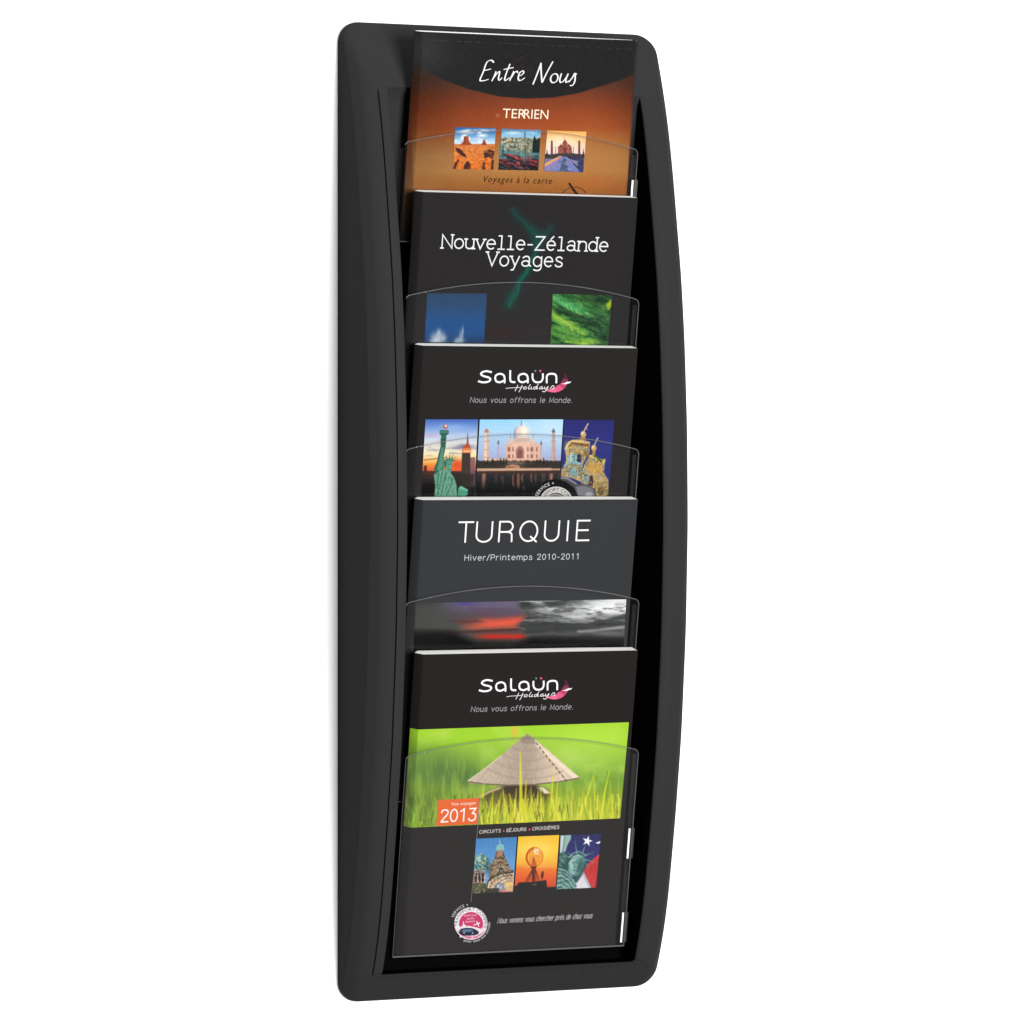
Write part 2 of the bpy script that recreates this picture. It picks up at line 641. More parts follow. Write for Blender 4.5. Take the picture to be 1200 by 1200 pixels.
class Pic:
    """quad in photo pixels (TL, TR, BR, BL); drawing coordinates: zoomed pixels (ox, oy, scale)"""

    def __init__(s, page, quad, zoom, dens=2.0):
        s.page = page
        q = [np.array(p, float) for p in quad]
        w = max(np.linalg.norm(q[1] - q[0]), np.linalg.norm(q[2] - q[3]))
        h = max(np.linalg.norm(q[3] - q[0]), np.linalg.norm(q[2] - q[1]))
        s.nu, s.nv = max(2, int(w * dens)), max(2, int(h * dens))
        u, v = np.meshgrid(np.linspace(0, 1, s.nu + 1), np.linspace(0, 1, s.nv + 1))
        s.u, s.v = u, v
        f = lambda k: (q[0][k] * (1 - u) + q[1][k] * u) * (1 - v) + (q[3][k] * (1 - u) + q[2][k] * u) * v
        s.PX, s.PY = f(0), f(1)
        s.X, s.Y = (s.PX - zoom[0]) * zoom[2], (s.PY - zoom[1]) * zoom[2]
        s.z = zoom[2]
        s.C = np.zeros(s.X.shape + (3,))

    def grad(s, stops, axis='Y', warp=0.0, seed=1):
        t = getattr(s, axis)
        if warp:
            t = t + warp * (fbm(s.X / (s.z * 8), s.Y / (s.z * 8), seed) - 0.5)
        ks = [a for a, _ in stops]
        for k in range(3):
            s.C[..., k] = np.interp(t, ks, [c[k] for _, c in stops])
        return s

    def mix(s, mask, col, a=1.0):
        m = (np.clip(mask, 0, 1) * a)[..., None]
        s.C = s.C * (1 - m) + np.array(col, float) * m if not isinstance(col, np.ndarray) else s.C * (1 - m) + col * m
        return s

    def pmask(s, pts, soft=1.0):
        pts = np.array(pts, float)
        n = len(pts)
        d = np.full(s.X.shape, 1e9)
        ins = np.zeros(s.X.shape, bool)
        for i in range(n):
            a, b = pts[i], pts[(i + 1) % n]
            e = b - a
            L = e @ e + 1e-9
            t = np.clip(((s.X - a[0]) * e[0] + (s.Y - a[1]) * e[1]) / L, 0, 1)
            d = np.minimum(d, np.hypot(s.X - a[0] - t * e[0], s.Y - a[1] - t * e[1]))
            c = (a[1] > s.Y) != (b[1] > s.Y)
            xx = a[0] + (s.Y - a[1]) * e[0] / (e[1] if abs(e[1]) > 1e-9 else 1e-9)
            ins ^= c & (s.X < xx)
        sd = np.where(ins, -d, d)
        w = soft * s.z * 0.5
        return np.clip(0.5 - sd / (2 * w), 0, 1)

    def poly(s, pts, col, a=1.0, soft=0.8):
        return s.mix(s.pmask(pts, soft), col, a)

    def ell(s, cx, cy, rx, ry, col, a=1.0, soft=0.8, rot=0.0):
        c, q = math.cos(rot), math.sin(rot)
        dx, dy = s.X - cx, s.Y - cy
        dx, dy = dx * c + dy * q, -dx * q + dy * c
        r = np.hypot(dx / rx, dy / ry)
        w = soft * s.z * 0.5 / min(rx, ry)
        return s.mix(np.clip(0.5 - (r - 1) / (2 * w), 0, 1), col, a)

    def glow(s, cx, cy, rx, ry, col, a=1.0, rot=0.0):
        c, q = math.cos(rot), math.sin(rot)
        dx, dy = s.X - cx, s.Y - cy
        dx, dy = dx * c + dy * q, -dx * q + dy * c
        return s.mix(np.exp(-((dx / rx) ** 2 + (dy / ry) ** 2)), col, a)

    def line(s, pts, w, col, a=1.0, soft=0.8, taper=False):
        best = np.zeros(s.X.shape)
        n = len(pts) - 1
        for i in range(n):
            p, b = np.array(pts[i], float), np.array(pts[i + 1], float)
            e = b - p
            L = e @ e + 1e-9
            t = np.clip(((s.X - p[0]) * e[0] + (s.Y - p[1]) * e[1]) / L, 0, 1)
            d = np.hypot(s.X - p[0] - t * e[0], s.Y - p[1] - t * e[1])
            ww = w / 2 * (1 - 0.85 * (i + t) / n) if taper else w / 2
            best = np.maximum(best, np.clip(0.5 - (d - ww) / (soft * s.z), 0, 1))
        return s.mix(best, col, a)

    def tex(s, amt, sx, sy, seed, mask=None, tint=(1, 1, 1)):
        n = (fbm(s.X / (sx * s.z), s.Y / (sy * s.z), seed) - 0.5) * 2 * amt
        if mask is not None:
            n = n * mask
        s.C = np.clip(s.C + n[..., None] * np.array(tint, float), 0, 255)
        return s

    def speck(s, mask, cols, sx, sy, seed, a=1.0):
        """patchwork of small colours inside a mask"""
        f = fbm(s.X / (sx * s.z), s.Y / (sy * s.z), seed, 3)
        f = (f - f.min()) / (f.max() - f.min() + 1e-9)
        ks = np.linspace(0.15, 0.85, len(cols))
        c = np.stack([np.interp(f, ks, [q[k] for q in cols]) for k in range(3)], -1)
        return s.mix(mask, c, a)

    def dabs(s, pts, cols, n, ln, w, seed, a=.7, ang=None, spread=.5):
        """many small brush-sized patches inside a polygon: fine photographic detail"""
        r = np.random.default_rng(seed)
        P_ = np.array(pts, float)
        lo, hi = P_.min(0), P_.max(0)
        M = s.pmask(pts, .5)
        k = 0
        while k < n:
            x, y = r.uniform(lo[0], hi[0]), r.uniform(lo[1], hi[1])
            ins = False
            for i in range(len(P_)):
                A, B = P_[i], P_[(i + 1) % len(P_)]
                if (A[1] > y) != (B[1] > y) and x < A[0] + (y - A[1]) * (B[0] - A[0]) / (B[1] - A[1]):
                    ins = not ins
            k += 1
            if not ins:
                continue
            q = r.uniform(0, math.pi) if ang is None else ang + r.uniform(-spread, spread)
            l_ = ln * r.uniform(.4, 1.2)
            c = np.array(cols[r.integers(len(cols))], float) + r.uniform(-10, 10)
            x0_, y0_ = x - l_ / 2 * math.cos(q), y - l_ / 2 * math.sin(q)
            d = np.hypot(*[(lambda t: (s.X - x0_ - t * l_ * math.cos(q), s.Y - y0_ - t * l_ * math.sin(q)))(np.clip(((s.X - x0_) * math.cos(q) + (s.Y - y0_) * math.sin(q)) / l_, 0, 1))][0])
            s.mix(np.clip(0.5 - (d - w / 2) / (.7 * s.z), 0, 1) * M, c, a)
        return s

    def frond(s, p0, p1, span, cols, n=20, seed=1):
        r = np.random.default_rng(seed)
        p0, p1 = np.array(p0, float), np.array(p1, float)
        e = (p1 - p0) / np.linalg.norm(p1 - p0)
        nn = np.array([-e[1], e[0]])
        for i in range(n):
            k = i / n
            b = p0 + (p1 - p0) * k + nn * 10 * math.sin(k * 3)
            l_ = span * math.sin(math.pi * (0.12 + .86 * k)) * r.uniform(.8, 1.15)
            for sg in (-1, 1):
                t = b + e * l_ * .75 + nn * sg * l_ * .7
                s.line([b, (b + t) / 2 + e * 4, t], 9, cols[r.integers(len(cols))], .75, .7, True)
        s.line([p0, p1], 5, cols[0], .7, .6, True)
        return s

    def done(s, name="picture", off=None, label=None):
        pg = s.page
        off = pg.next_off() if off is None else off
        vs = []
        for px, py in zip(s.PX.ravel(), s.PY.ravel()):
            x, v = pg.uv(px, py)
            x = max(x, pg.xl + 0.0003)
            vs.append(pg.P(x, v, pg.front_off(x) + off))
        m = s.nu + 1
        i, j = np.meshgrid(np.arange(s.nu), np.arange(s.nv))
        a = (j * m + i).ravel()
        fs = np.stack([a, a + m, a + m + 1, a + 1], 1).tolist()
        o = from_data(name, vs, fs, M_PRINT, pg.cover, smooth=80)
        paint(o, s.C.reshape(-1, 3))
        if label:
            o["label"] = label
        return o


# ------------------------------------------------------------------ lettering drawn as pen strokes
def S(*p):
    return ('s', [tuple(p[i:i + 2]) for i in range(0, len(p), 2)])


def L(*p):
    return ('l', [tuple(p[i:i + 2]) for i in range(0, len(p), 2)])


def arc(cx, cy, rx, ry, a0, a1, n=14):
    return ('l', [(cx + rx * math.cos(math.radians(a0 + (a1 - a0) * i / n)), cy + ry * math.sin(math.radians(a0 + (a1 - a0) * i / n))) for i in range(n + 1)])


PLAIN = {   # baseline 0, x-height 5, capitals 7
    'a': (4.2, [arc(2, 2.5, 2, 2.5, 40, 320), L(4, 5, 4, 0)]),
    'c': (3.8, [arc(2.1, 2.5, 2, 2.5, 45, 315)]),
    'd': (4.2, [arc(2, 2.5, 2, 2.5, 40, 320), L(4, 7.2, 4, 0)]),
    'e': (4.2, [L(.1, 2.6, 4, 2.6), arc(2.1, 2.5, 2, 2.5, 2, 310)]),
    'f': (3.0, [S(3, 6.9, 2.1, 7.2, 1.3, 6.6, 1.2, 5.5), L(1.2, 5.5, 1.2, 0), L(0, 4.8, 2.6, 4.8)]),
    'g': (4.2, [arc(2, 2.5, 2, 2.5, 40, 320), S(4, 5, 4, 1.5, 3.9, -.8, 3, -1.9, 1.6, -2.1, .4, -1.7)]),
    'h': (4.0, [L(.1, 7.2, .1, 0), S(.1, 3.4, 1, 4.7, 2.4, 5, 3.6, 4.3, 3.9, 3), L(3.9, 3, 3.9, 0)]),
    'i': (1.0, [L(.5, 5, .5, 0), L(.5, 6.6, .5, 7.1)]),
    'l': (1.0, [L(.5, 7.2, .5, 0)]),
    'm': (6.4, [L(.1, 5, .1, 0), S(.1, 3.6, .9, 4.8, 2, 5, 3, 4.4, 3.2, 3), L(3.2, 3, 3.2, 0), S(3.2, 3.6, 4, 4.8, 5.1, 5, 6.1, 4.4, 6.3, 3), L(6.3, 3, 6.3, 0)]),
    'n': (4.0, [L(.1, 5, .1, 0), S(.1, 3.4, 1, 4.7, 2.4, 5, 3.6, 4.3, 3.9, 3), L(3.9, 3, 3.9, 0)]),
    'o': (4.2, [arc(2.1, 2.5, 2.1, 2.5, 90, 450, 22)]),
    'p': (4.2, [L(.1, 5, .1, -2), arc(2.1, 2.5, 2, 2.5, 140, -140)]),
    'r': (2.8, [L(.1, 5, .1, 0), S(.1, 3.2, .8, 4.5, 1.8, 5, 2.7, 4.8)]),
    's': (3.6, [S(3.3, 4.2, 2.6, 4.9, 1.5, 5, .6, 4.5, .5, 3.5, 1.3, 2.8, 2.5, 2.4, 3.4, 1.6, 3.2, .5, 2, 0, .8, .2, .1, .9)]),
    't': (2.8, [S(1, 6.6, 1, 1.4, 1.5, .2, 2.7, .2), L(0, 5, 2.6, 5)]),
    'u': (4.0, [L(.1, 5, .1, 2), S(.1, 2, .4, .7, 1.6, 0, 3, .3, 3.9, 1.6), L(3.9, 5, 3.9, 0)]),
    'v': (4.0, [L(0, 5, 2, 0, 4, 5)]),
    'y': (4.0, [L(0, 5, 2.1, .2), L(4, 5, 1.3, -1.9, .3, -2)]),
    'z': (3.6, [L(.2, 5, 3.5, 5, .1, 0, 3.6, 0)]),
    '-': (2.8, [L(.3, 2.7, 2.5, 2.7)]),
    '.': (.8, [L(.2, .1, .6, .1)]),
    ' ': (2.4, []),
    'N': (5.0, [L(.1, 0, .1, 7, 4.9, 0, 4.9, 7)]),
    'V': (5.2, [L(0, 7, 2.6, 0, 5.2, 7)]),
    'Z': (4.6, [L(.2, 7, 4.5, 7, .1, 0, 4.6, 0)]),
    'T': (5.2, [L(0, 7, 5.2, 7), L(2.6, 7, 2.6, 0)]),
    'U': (5.0, [L(.1, 7, .1, 2.3), arc(2.5, 2.3, 2.4, 2.3, 180, 360), L(4.9, 2.3, 4.9, 7)]),
    'R': (4.8, [L(.1, 0, .1, 7, 2.8, 7), arc(2.8, 5.2, 1.8, 1.8, 90, -90), L(2.8, 3.4, .1, 3.4), S(2.6, 3.4, 3.9, 3.1, 4.4, 2.2, 4.5, 0)]),
    'Q': (6.2, [arc(3.1, 3.5, 3.1, 3.5, 90, 450, 26), L(3.9, 1.6, 6, -.2)]),
    'I': (1.0, [L(.5, 7, .5, 0)]),
    'E': (4.2, [L(4.2, 7, .1, 7, .1, 0, 4.2, 0), L(.1, 3.6, 3.8, 3.6)]),
    'H': (4.8, [L(.1, 0, .1, 7), L(4.7, 0, 4.7, 7), L(.1, 3.6, 4.7, 3.6)]),
    'P': (4.4, [L(.1, 0, .1, 7, 2.6, 7), arc(2.6, 5.1, 1.8, 1.9, 90, -90), L(2.6, 3.2, .1, 3.2)]),
    '/': (2.4, [L(0, -.3, 2.4, 7.3)]),
    'C': (4.6, [arc(2.6, 3.5, 2.5, 3.5, 48, 312)]),
    'O': (5.4, [arc(2.7, 3.5, 2.6, 3.5, 90, 450, 22)]),
    'J': (3.2, [L(3, 7, 3, 2), S(3, 2, 2.6, .5, 1.4, 0, .2, .6)]),
    'S': (4.2, [S(3.9, 6, 3.2, 6.9, 1.9, 7, .6, 6.3, .5, 5, 1.5, 4, 2.9, 3.3, 3.9, 2.3, 3.6, .7, 2.2, 0, .9, .2, .1, 1.2)]),
    'M': (5.8, [L(.1, 0, .5, 7, 2.9, 1.2, 5.3, 7, 5.7, 0)]),
    '0': (4.0, [arc(2, 3.5, 1.9, 3.5, 90, 450, 24)]),
    '1': (4.0, [L(.6, 5.6, 2.4, 7, 2.4, 0)]),
    '2': (4.0, [S(.2, 5.4, .6, 6.6, 2, 7, 3.4, 6.5, 3.7, 5.2, 2.9, 3.6, 1.4, 1.9, .2, .15), L(.2, .1, 3.9, .1)]),
    '3': (4.0, [L(.4, 7, 3.7, 7, 1.9, 4.2), S(1.9, 4.2, 3.2, 4, 3.8, 2.9, 3.8, 1.6, 3, .3, 1.7, 0, .6, .4, .1, 1.3)]),
}
PLAIN['é'] = (4.2, PLAIN['e'][1] + [L(1.8, 5.8, 3.1, 7.3)])
PLAIN['É'] = (4.2, PLAIN['E'][1] + [L(1.8, 7.9, 3.0, 9)])
PLAIN['È'] = (4.2, PLAIN['E'][1] + [L(2.6, 7.9, 1.4, 9)])
PLAIN['è'] = (4.2, PLAIN['e'][1] + [L(2.4, 5.8, 1.1, 7.3)])
SLAB = {'a': (4.6, [S(.6, 4.3, 1.6, 5, 3, 5, 3.7, 4.2, 3.8, 3), L(3.8, 3, 3.8, .6, 4.6, .1), arc(2, 1.45, 1.8, 1.4, 20, 340), ]),
        'l': (3.4, [L(.4, 7, 1.8, 7, 1.8, 0), L(.2, 0, 3.3, 0)])}
SLAB = {**PLAIN, **SLAB}
PEN = {    # quick brush handwriting
    'E': (4.6, [S(4.2, 6.6, 3.2, 7.3, 1.9, 6.9, 1.3, 5.6, .9, 3.2, .2, .7, .6, .1, 2.1, .2, 3.3, .6), S(1.0, 3.7, 2.2, 3.9, 3.5, 4.2)]),
    'N': (5.6, [S(.1, -.6, .8, 2.6, 1.5, 6.6), S(1.5, 6.8, 2.2, 3.6, 3.1, .4, 3.3, .2), S(3.3, .2, 4.2, 3.4, 5.6, 7.4)]),
    'n': (3.6, [S(.1, .1, .6, 1.5, 1.0, 3.2), S(.6, 1.2, 1.5, 2.6, 2.3, 3.3, 2.5, 2.6, 2.4, 1, 2.9, .2, 3.7, 1)]),
    't': (2.9, [S(2.1, 5.8, 1.5, 3.4, 1.1, 1, 1.5, .1, 2.8, 1), S(.2, 4.0, 1.6, 4.3, 3.6, 4.6)]),
    'r': (2.5, [S(.1, .1, .6, 1.8, 1.0, 3.2), S(.7, 1.5, 1.4, 2.9, 2.2, 3.3, 2.6, 2.9)]),
    'e': (3.0, [S(.5, 1.5, 1.7, 2.0, 2.3, 2.8, 1.8, 3.4, .9, 2.9, .5, 1.5, .8, .3, 1.8, .1, 3.0, .9)]),
    'o': (3.2, [arc(1.5, 1.6, 1.3, 1.6, 80, 440, 18)]),
    'u': (3.4, [S(.4, 3.2, .2, 1.3, .6, .2, 1.5, .5, 2.4, 2, 2.8, 3.2), S(2.8, 3.2, 2.4, 1.2, 2.7, .2, 3.4, .7)]),
    's': (2.6, [S(.1, .4, 1.0, 1.9, 1.6, 3.4, 2.0, 2.0, 2.1, .4, 1.6, -.8, .8, -.9), S(1.6, 3.4, 2.2, 3.2)]),
    ' ': (2.2, []),
}


def smooth(pts, n=6):
    if len(pts) < 3:
        return pts
    P = [np.array(p, float) for p in pts]
    P = [2 * P[0] - P[1]] + P + [2 * P[-1] - P[-2]]
    out = []
    for i in range(1, len(P) - 2):
        for k in range(n):
            t = k / n
            a, b, c, d = P[i - 1:i + 3]
            out.append(tuple(0.5 * (2 * b + (c - a) * t + (2 * a - 5 * b + 4 * c - d) * t * t + (3 * b - a - 3 * c + d) * t ** 3)))
    out.append(tuple(P[-2]))
    return out


class Ink:
    """flat shapes printed on a page, gathered in one mesh"""

    def __init__(s, page):
        s.page, s.v, s.f, s.mi, s.mats = page, [], [], [], []
        s.off = page.next_off(0.00012)
        s.k = 0

    def mat(s, col):
        m = ink(col)
        if m not in s.mats:
            s.mats.append(m)
        return s.mats.index(m)

    def lift(s):
        s.k += 1
        return s.off + s.k * 0.000004

    def pt(s, x, v, off):
        return s.page.P(x, v, s.page.front_off(x) + off)

    def ribbon(s, pts, w, col, w_end=None, cap=True, nib=None):
        """pts in page coordinates (x right, v down), w = width in metres"""
        pts = [np.array(p, float) for p in pts]
        q = [pts[0]]
        for p in pts[1:]:
            if np.linalg.norm(p - q[-1]) > 1e-6:
                q.append(p)
        pts = q
        if len(pts) < 2:
            return
        closed = np.linalg.norm(pts[0] - pts[-1]) < 1e-5 and len(pts) > 4
        if cap and not closed:
            t = pts[0] - pts[1]
            pts[0] = pts[0] + t / np.linalg.norm(t) * w * 0.35
            t = pts[-1] - pts[-2]
            pts[-1] = pts[-1] + t / np.linalg.norm(t) * w * 0.35
        n = len(pts)
        off = s.lift()
        b = len(s.v)
        for i, p in enumerate(pts):
            pa = pts[i - 1] if i else (pts[-2] if closed else pts[0])
            pb = pts[i + 1] if i < n - 1 else (pts[1] if closed else pts[-1])
            t1 = p - pa
            t2 = pb - p
            l1, l2 = np.linalg.norm(t1), np.linalg.norm(t2)
            t1 = t1 / l1 if l1 > 1e-9 else t2 / l2
            t2 = t2 / l2 if l2 > 1e-9 else t1
            t = t1 + t2
            lt = np.linalg.norm(t)
            t = t / lt if lt > 1e-6 else t1
            nn = np.array([-t[1], t[0]])
            c = max(0.45, abs(t @ t1))
            ww = w if w_end is None else w + (w_end - w) * i / (n - 1)
            if nib is not None:
                ww = w * (0.5 + 0.75 * abs(math.sin(math.atan2(-t[1], t[0]) - nib)))
            for sg in (1, -1):
                r = p + nn * sg * ww / 2 / c
                s.v.append(s.pt(r[0], r[1], off))
        m = s.mat(col)
        for i in range(n - 1):
            s.f.append((b + 2 * i, b + 2 * i + 1, b + 2 * i + 3, b + 2 * i + 2))
            s.mi.append(m)

    def stroke_px(s, pts, wpx, col, smooth_it=False, w_end=None):
        if smooth_it:
            pts = smooth(pts)
        s.ribbon([s.page.uv(*p) for p in pts], wpx / 1290.0, col, None if w_end is None else w_end / 1290.0)

    def fill_uv(s, pts, col):
        off = s.lift()
        b = len(s.v)
        for x, v in pts:
            s.v.append(s.pt(x, v, off))
        s.f.append(tuple(range(b, b + len(pts))))
        s.mi.append(s.mat(col))

    def fill(s, pts, col):
        s.fill_uv([s.page.uv(*p) for p in pts], col)

    def disc(s, cx, cy, rx, ry, col, n=40):
        s.fill([(cx + rx * math.cos(2 * math.pi * i / n), cy + ry * math.sin(2 * math.pi * i / n)) for i in range(n)], col)

    def text(s, txt, font, p0, p1, cap_px, wpx, col, track=0.8, slant=0.0, slab=0.0, capu=7.0, nib=None):
        a = np.array(s.page.uv(*p0))
        b = np.array(s.page.uv(*p1))
        ex = b - a
        Ltot = np.linalg.norm(ex)
        ex = ex / Ltot
        ey = np.array([0.0, -1.0])                     # letters stand upright on the page
        tot = sum(font[c][0] for c in txt) + track * (len(txt) - 1)
        sx = Ltot / tot
        sy = cap_px / 1320.0 / capu
        X = 0.0
        for c in txt:
            wd, strokes = font[c]
            for kind, pts in strokes:
                pl = smooth(pts) if kind == 's' else pts
                f = lambda p: a + ex * ((X + p[0] + slant * p[1]) * sx) + ey * (p[1] * sy)
                s.ribbon([f(p) for p in pl], wpx / 1290.0, col, nib=nib)
                if slab and kind == 'l' and len(pts) <= 5:
                    for q, r in ((pts[0], pts[1]), (pts[-1], pts[-2])):
                        if abs(q[0] - r[0]) < 2.7 and abs(q[1] - r[1]) > 1.5 and (abs(q[1]) < .2 or q[1] in (5, 7, 7.2, -2)):
                            s.ribbon([f((q[0] - slab, q[1])), f((q[0] + slab, q[1]))], wpx / 1290.0, col, cap=False)
            X += wd + track

    def type(s, txt, p0, p1, cap_px, col, shear=0.0, space=1.0, on_arc=None):
        """set type (built-in face) between two baseline pixels; on_arc = (cx, cy, rx, ry, a0, a1) in pixels"""
        cu = bpy.data.curves.new("t", 'FONT')
        cu.body = txt
        cu.size = 1.0
        cu.resolution_u = 3
        cu.space_character = space
        cu.shear = shear
        ob = bpy.data.objects.new("t", cu)
        scene.collection.objects.link(ob)
        dg = bpy.context.evaluated_depsgraph_get()
        ev = ob.evaluated_get(dg)
        me = ev.to_mesh()
        V = np.array([v.co[:2] for v in me.vertices])
        F = [tuple(p.vertices) for p in me.polygons]
        ev.to_mesh_clear()
        bpy.data.objects.remove(ob)
        bpy.data.curves.remove(cu)
        if len(V) == 0:
            return
        x0, x1 = V[:, 0].min(), V[:, 0].max()
        off = s.lift()
        b0 = len(s.v)
        if on_arc:
            cx, cy, rx, ry, a0, a1 = on_arc
            k = cap_px / 0.69
            for x, y in V:
                ang = math.radians(a0 + (a1 - a0) * (x - x0) / (x1 - x0))
                g = y * k * (1 if a1 < a0 else -1)
                xx, vv = s.page.uv(cx + (rx + g) * math.cos(ang), cy - (ry + g) * math.sin(ang))
                s.v.append(s.pt(xx, vv, off))
        else:
            a = np.array(s.page.uv(*p0))
            b = np.array(s.page.uv(*p1))
            ex = (b - a) / (x1 - x0)
            sy = cap_px / 1320.0 / 0.69
            for x, y in V:
                q = a + ex * (x - x0) + np.array([0, -1.0]) * y * sy
                s.v.append(s.pt(q[0], q[1], off))
        m = s.mat(col)
        for f in F:
            s.f.append(tuple(b0 + i for i in f))
            s.mi.append(m)

    def done(s, name):
        return from_data(name, s.v, s.f, s.mats, s.page.cover, idx=s.mi)


WHITE = (255, 255, 255)
HT = at_z(766, XM, .06) - at_z(1117.5, XM, .03)
HT = HT / math.cos(AL)
DTOP = 0.0700

# ================================================================== brochure 1: autumn-coloured, round dark head
b1 = Page(36.8, DTOP, at_z(38, XM, .06) - at_z(281, XM, .03),
          "brochure with orange gradient cover and handwritten white title, at the top of the rack")


def cover1(x, v):
    t = v / b1.h
    ks = [0, .30, .42, .52, .62, .74, .84, 1.0]
    cs = [(44, 44, 44), (66, 50, 46), (110, 60, 46), (140, 70, 45), (158, 92, 55), (165, 115, 72), (150, 104, 66), (70, 60, 45)]
    c = [np.interp(t, ks, [q[k] for q in cs]) for k in range(3)]
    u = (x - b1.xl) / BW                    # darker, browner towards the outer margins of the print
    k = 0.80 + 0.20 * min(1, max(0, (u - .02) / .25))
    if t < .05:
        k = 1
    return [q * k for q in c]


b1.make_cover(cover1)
p = Pic(b1, [(484.2, 37.6), (745, 47.2), (733.2, 228.5), (484.0, 222.0)], (520, 50, 6.6667), 1.0)
p.grad([(0, (46, 44, 43)), (330, (96, 58, 44)), (430, (124, 62, 40)), (560, (150, 72, 40)), (660, (160, 78, 42)), (760, (168, 100, 54)),
        (880, (178, 124, 72)), (1000, (180, 126, 70)), (1080, (166, 108, 54)), (1150, (158, 96, 44))])
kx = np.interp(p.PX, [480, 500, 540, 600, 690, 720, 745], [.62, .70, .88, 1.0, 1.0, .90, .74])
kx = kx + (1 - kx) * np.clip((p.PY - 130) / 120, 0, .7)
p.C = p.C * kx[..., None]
p.glow(1200, 900, 250, 200, (182, 122, 62), .5)
p.glow(1150, 1090, 160, 60, (180, 100, 48), .6)
p.glow(1500, 1150, 160, 50, (168, 84, 44), .6)
p.glow(-180, 1150, 160, 60, (175, 110, 60), .5)
dk = p.pmask([(-300, -120), (1560, -40), (1540, 225), (1400, 285), (1250, 335), (1050, 395), (850, 430), (640, 437), (430, 420), (200, 365), (20, 300),
              (-130, 230), (-250, 160)], 1.0)
p.mix(dk, (38, 38, 38))
p.glow(-200, 60, 240, 170, (60, 61, 61), .7)
p.mix(1 - dk, p.C * 1.0)
p.tex(4, 3, 3, 5)
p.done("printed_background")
t = Ink(b1)
# faint flourish behind the title, faint small print along the top
for pts in ([(606, 70), (613, 66), (620, 65)], [(612, 66), (603, 74), (601, 84), (606, 82), (612, 76), (611, 88), (606, 97)],
            [(621, 78), (623, 84), (622, 90)], [(634, 72), (630, 80), (628, 92), (618, 97)]):
    t.stroke_px(pts, 0.7, (66, 44, 40), True)
rs = random.Random(3)
xx = 508
while xx < 742:
    ln = rs.uniform(2, 9)
    yy = 47 + (xx - 508) * 0.046
    t.stroke_px([(xx, yy), (min(xx + ln, 742), yy + ln * .046)], 0.7, (56 + rs.randint(-8, 10),) * 3)
    xx += ln + rs.uniform(2, 6)
t.text("Entre", PEN, (561.5, 95.0), (614, 94.3), 22.5, 1.42, WHITE, track=.15, slant=.12, nib=.45)
t.text("Nous", PEN, (624.5, 96.5), (674.5, 97.3), 22.5, 1.42, WHITE, track=.15, slant=.12, nib=.45)
t.done("title_lettering")
t = Ink(b1)
t.type("by", (581, 136.5), (586, 136.7), 4.5, (196, 120, 92), .3)
for txt, a_, b_ in (("TER", (588.6, 138.0), (615.5, 138.9)), ("RIEN", (613.4, 138.7), (642, 139.6))):
    t.type(txt, a_, b_, 10.6, (255, 240, 214))
t.done("name_lettering")
t = Ink(b1)
t.type("Voyages à la carte", (566.5, 213.2), (646.5, 215.4), 7.2, (58, 30, 14), .28, 1.25)
t.done("subtitle_lettering")
t = Ink(b1)
t.stroke_px([(667, 215), (671, 221), (676, 227.5)], 2.2, (40, 24, 16), True, 2.8)
t.stroke_px([(659, 226), (666, 220.5), (674, 219), (681, 221), (687, 226)], .8, (80, 52, 30), True)
t.done("ornament")

ZB1 = (520, 50, 6.6667)
p = Pic(b1, [(533.2, 149), (580.8, 150.2), (577.8, 198.8), (530.5, 197.8)], ZB1, 2.4)
p.grad([(650, (34, 88, 148)), (700, (70, 130, 185)), (760, (165, 205, 232)), (790, (205, 222, 235)), (792, (214, 126, 66)), (860, (226, 132, 60)), (990, (222, 112, 40))])
cl = np.clip((fbm(p.X / 55, p.Y / 26, 4) - .50) * 5, 0, 1) * np.clip((795 - p.Y) / 20, 0, 1) * np.clip((p.Y - 668) / 18, 0, 1)
p.mix(cl, (246, 248, 250), .9)
p.ell(175, 698, 62, 12, (252, 252, 252), .9, 2.5)
p.ell(300, 724, 34, 12, (250, 250, 252), .9, 2.5)
p.poly([(125, 800), (140, 782), (152, 772), (156, 734), (172, 728), (190, 732), (196, 770), (210, 786), (222, 800)], (168, 76, 44))
p.poly([(152, 790), (156, 736), (166, 732), (168, 790)], (132, 56, 38), .8)
p.poly([(288, 800), (302, 778), (308, 760), (320, 756), (326, 776), (336, 800)], (150, 72, 52))
p.tex(34, 2.4, 1.2, 8, np.clip((p.Y - 792) / 10, 0, 1), (1, .7, .4))
for q in ([(86, 818), (128, 828), (168, 872), (180, 898), (140, 886), (100, 852)], [(70, 990), (84, 940), (112, 905), (118, 925), (98, 962), (90, 990)],
          [(150, 990), (160, 948), (186, 920), (206, 946), (206, 990)], [(306, 846), (350, 832), (396, 848), (392, 880), (380, 912), (350, 892), (318, 908)],
          [(296, 990), (306, 930), (322, 940), (326, 990)], [(366, 990), (372, 916), (394, 912), (386, 992)]):
    p.poly(q, (62, 34, 38), .92)
p.poly([(236, 862), (242, 850), (246, 866)], (120, 54, 28))
p.dabs([(86, 800), (400, 800), (388, 990), (72, 985)], [(236, 150, 80), (186, 92, 40), (244, 170, 96), (150, 70, 36), (120, 56, 36)], 110, 26, 8, 593, .32, .15, .4)
p.done(label="printed photo of red desert buttes")
p = Pic(b1, [(587.8, 150.8), (633.5, 152.3), (630.5, 199.7), (583.8, 198.8)], ZB1, 2.4)
p.grad([(660, (46, 134, 196)), (720, (128, 190, 224)), (760, (190, 214, 226)), (775, (150, 150, 130)), (830, (96, 120, 116)), (880, (84, 130, 134)), (930, (40, 46, 56)), (1000, (28, 26, 30))])
p.glow(540, 705, 70, 16, (226, 240, 248), .8)
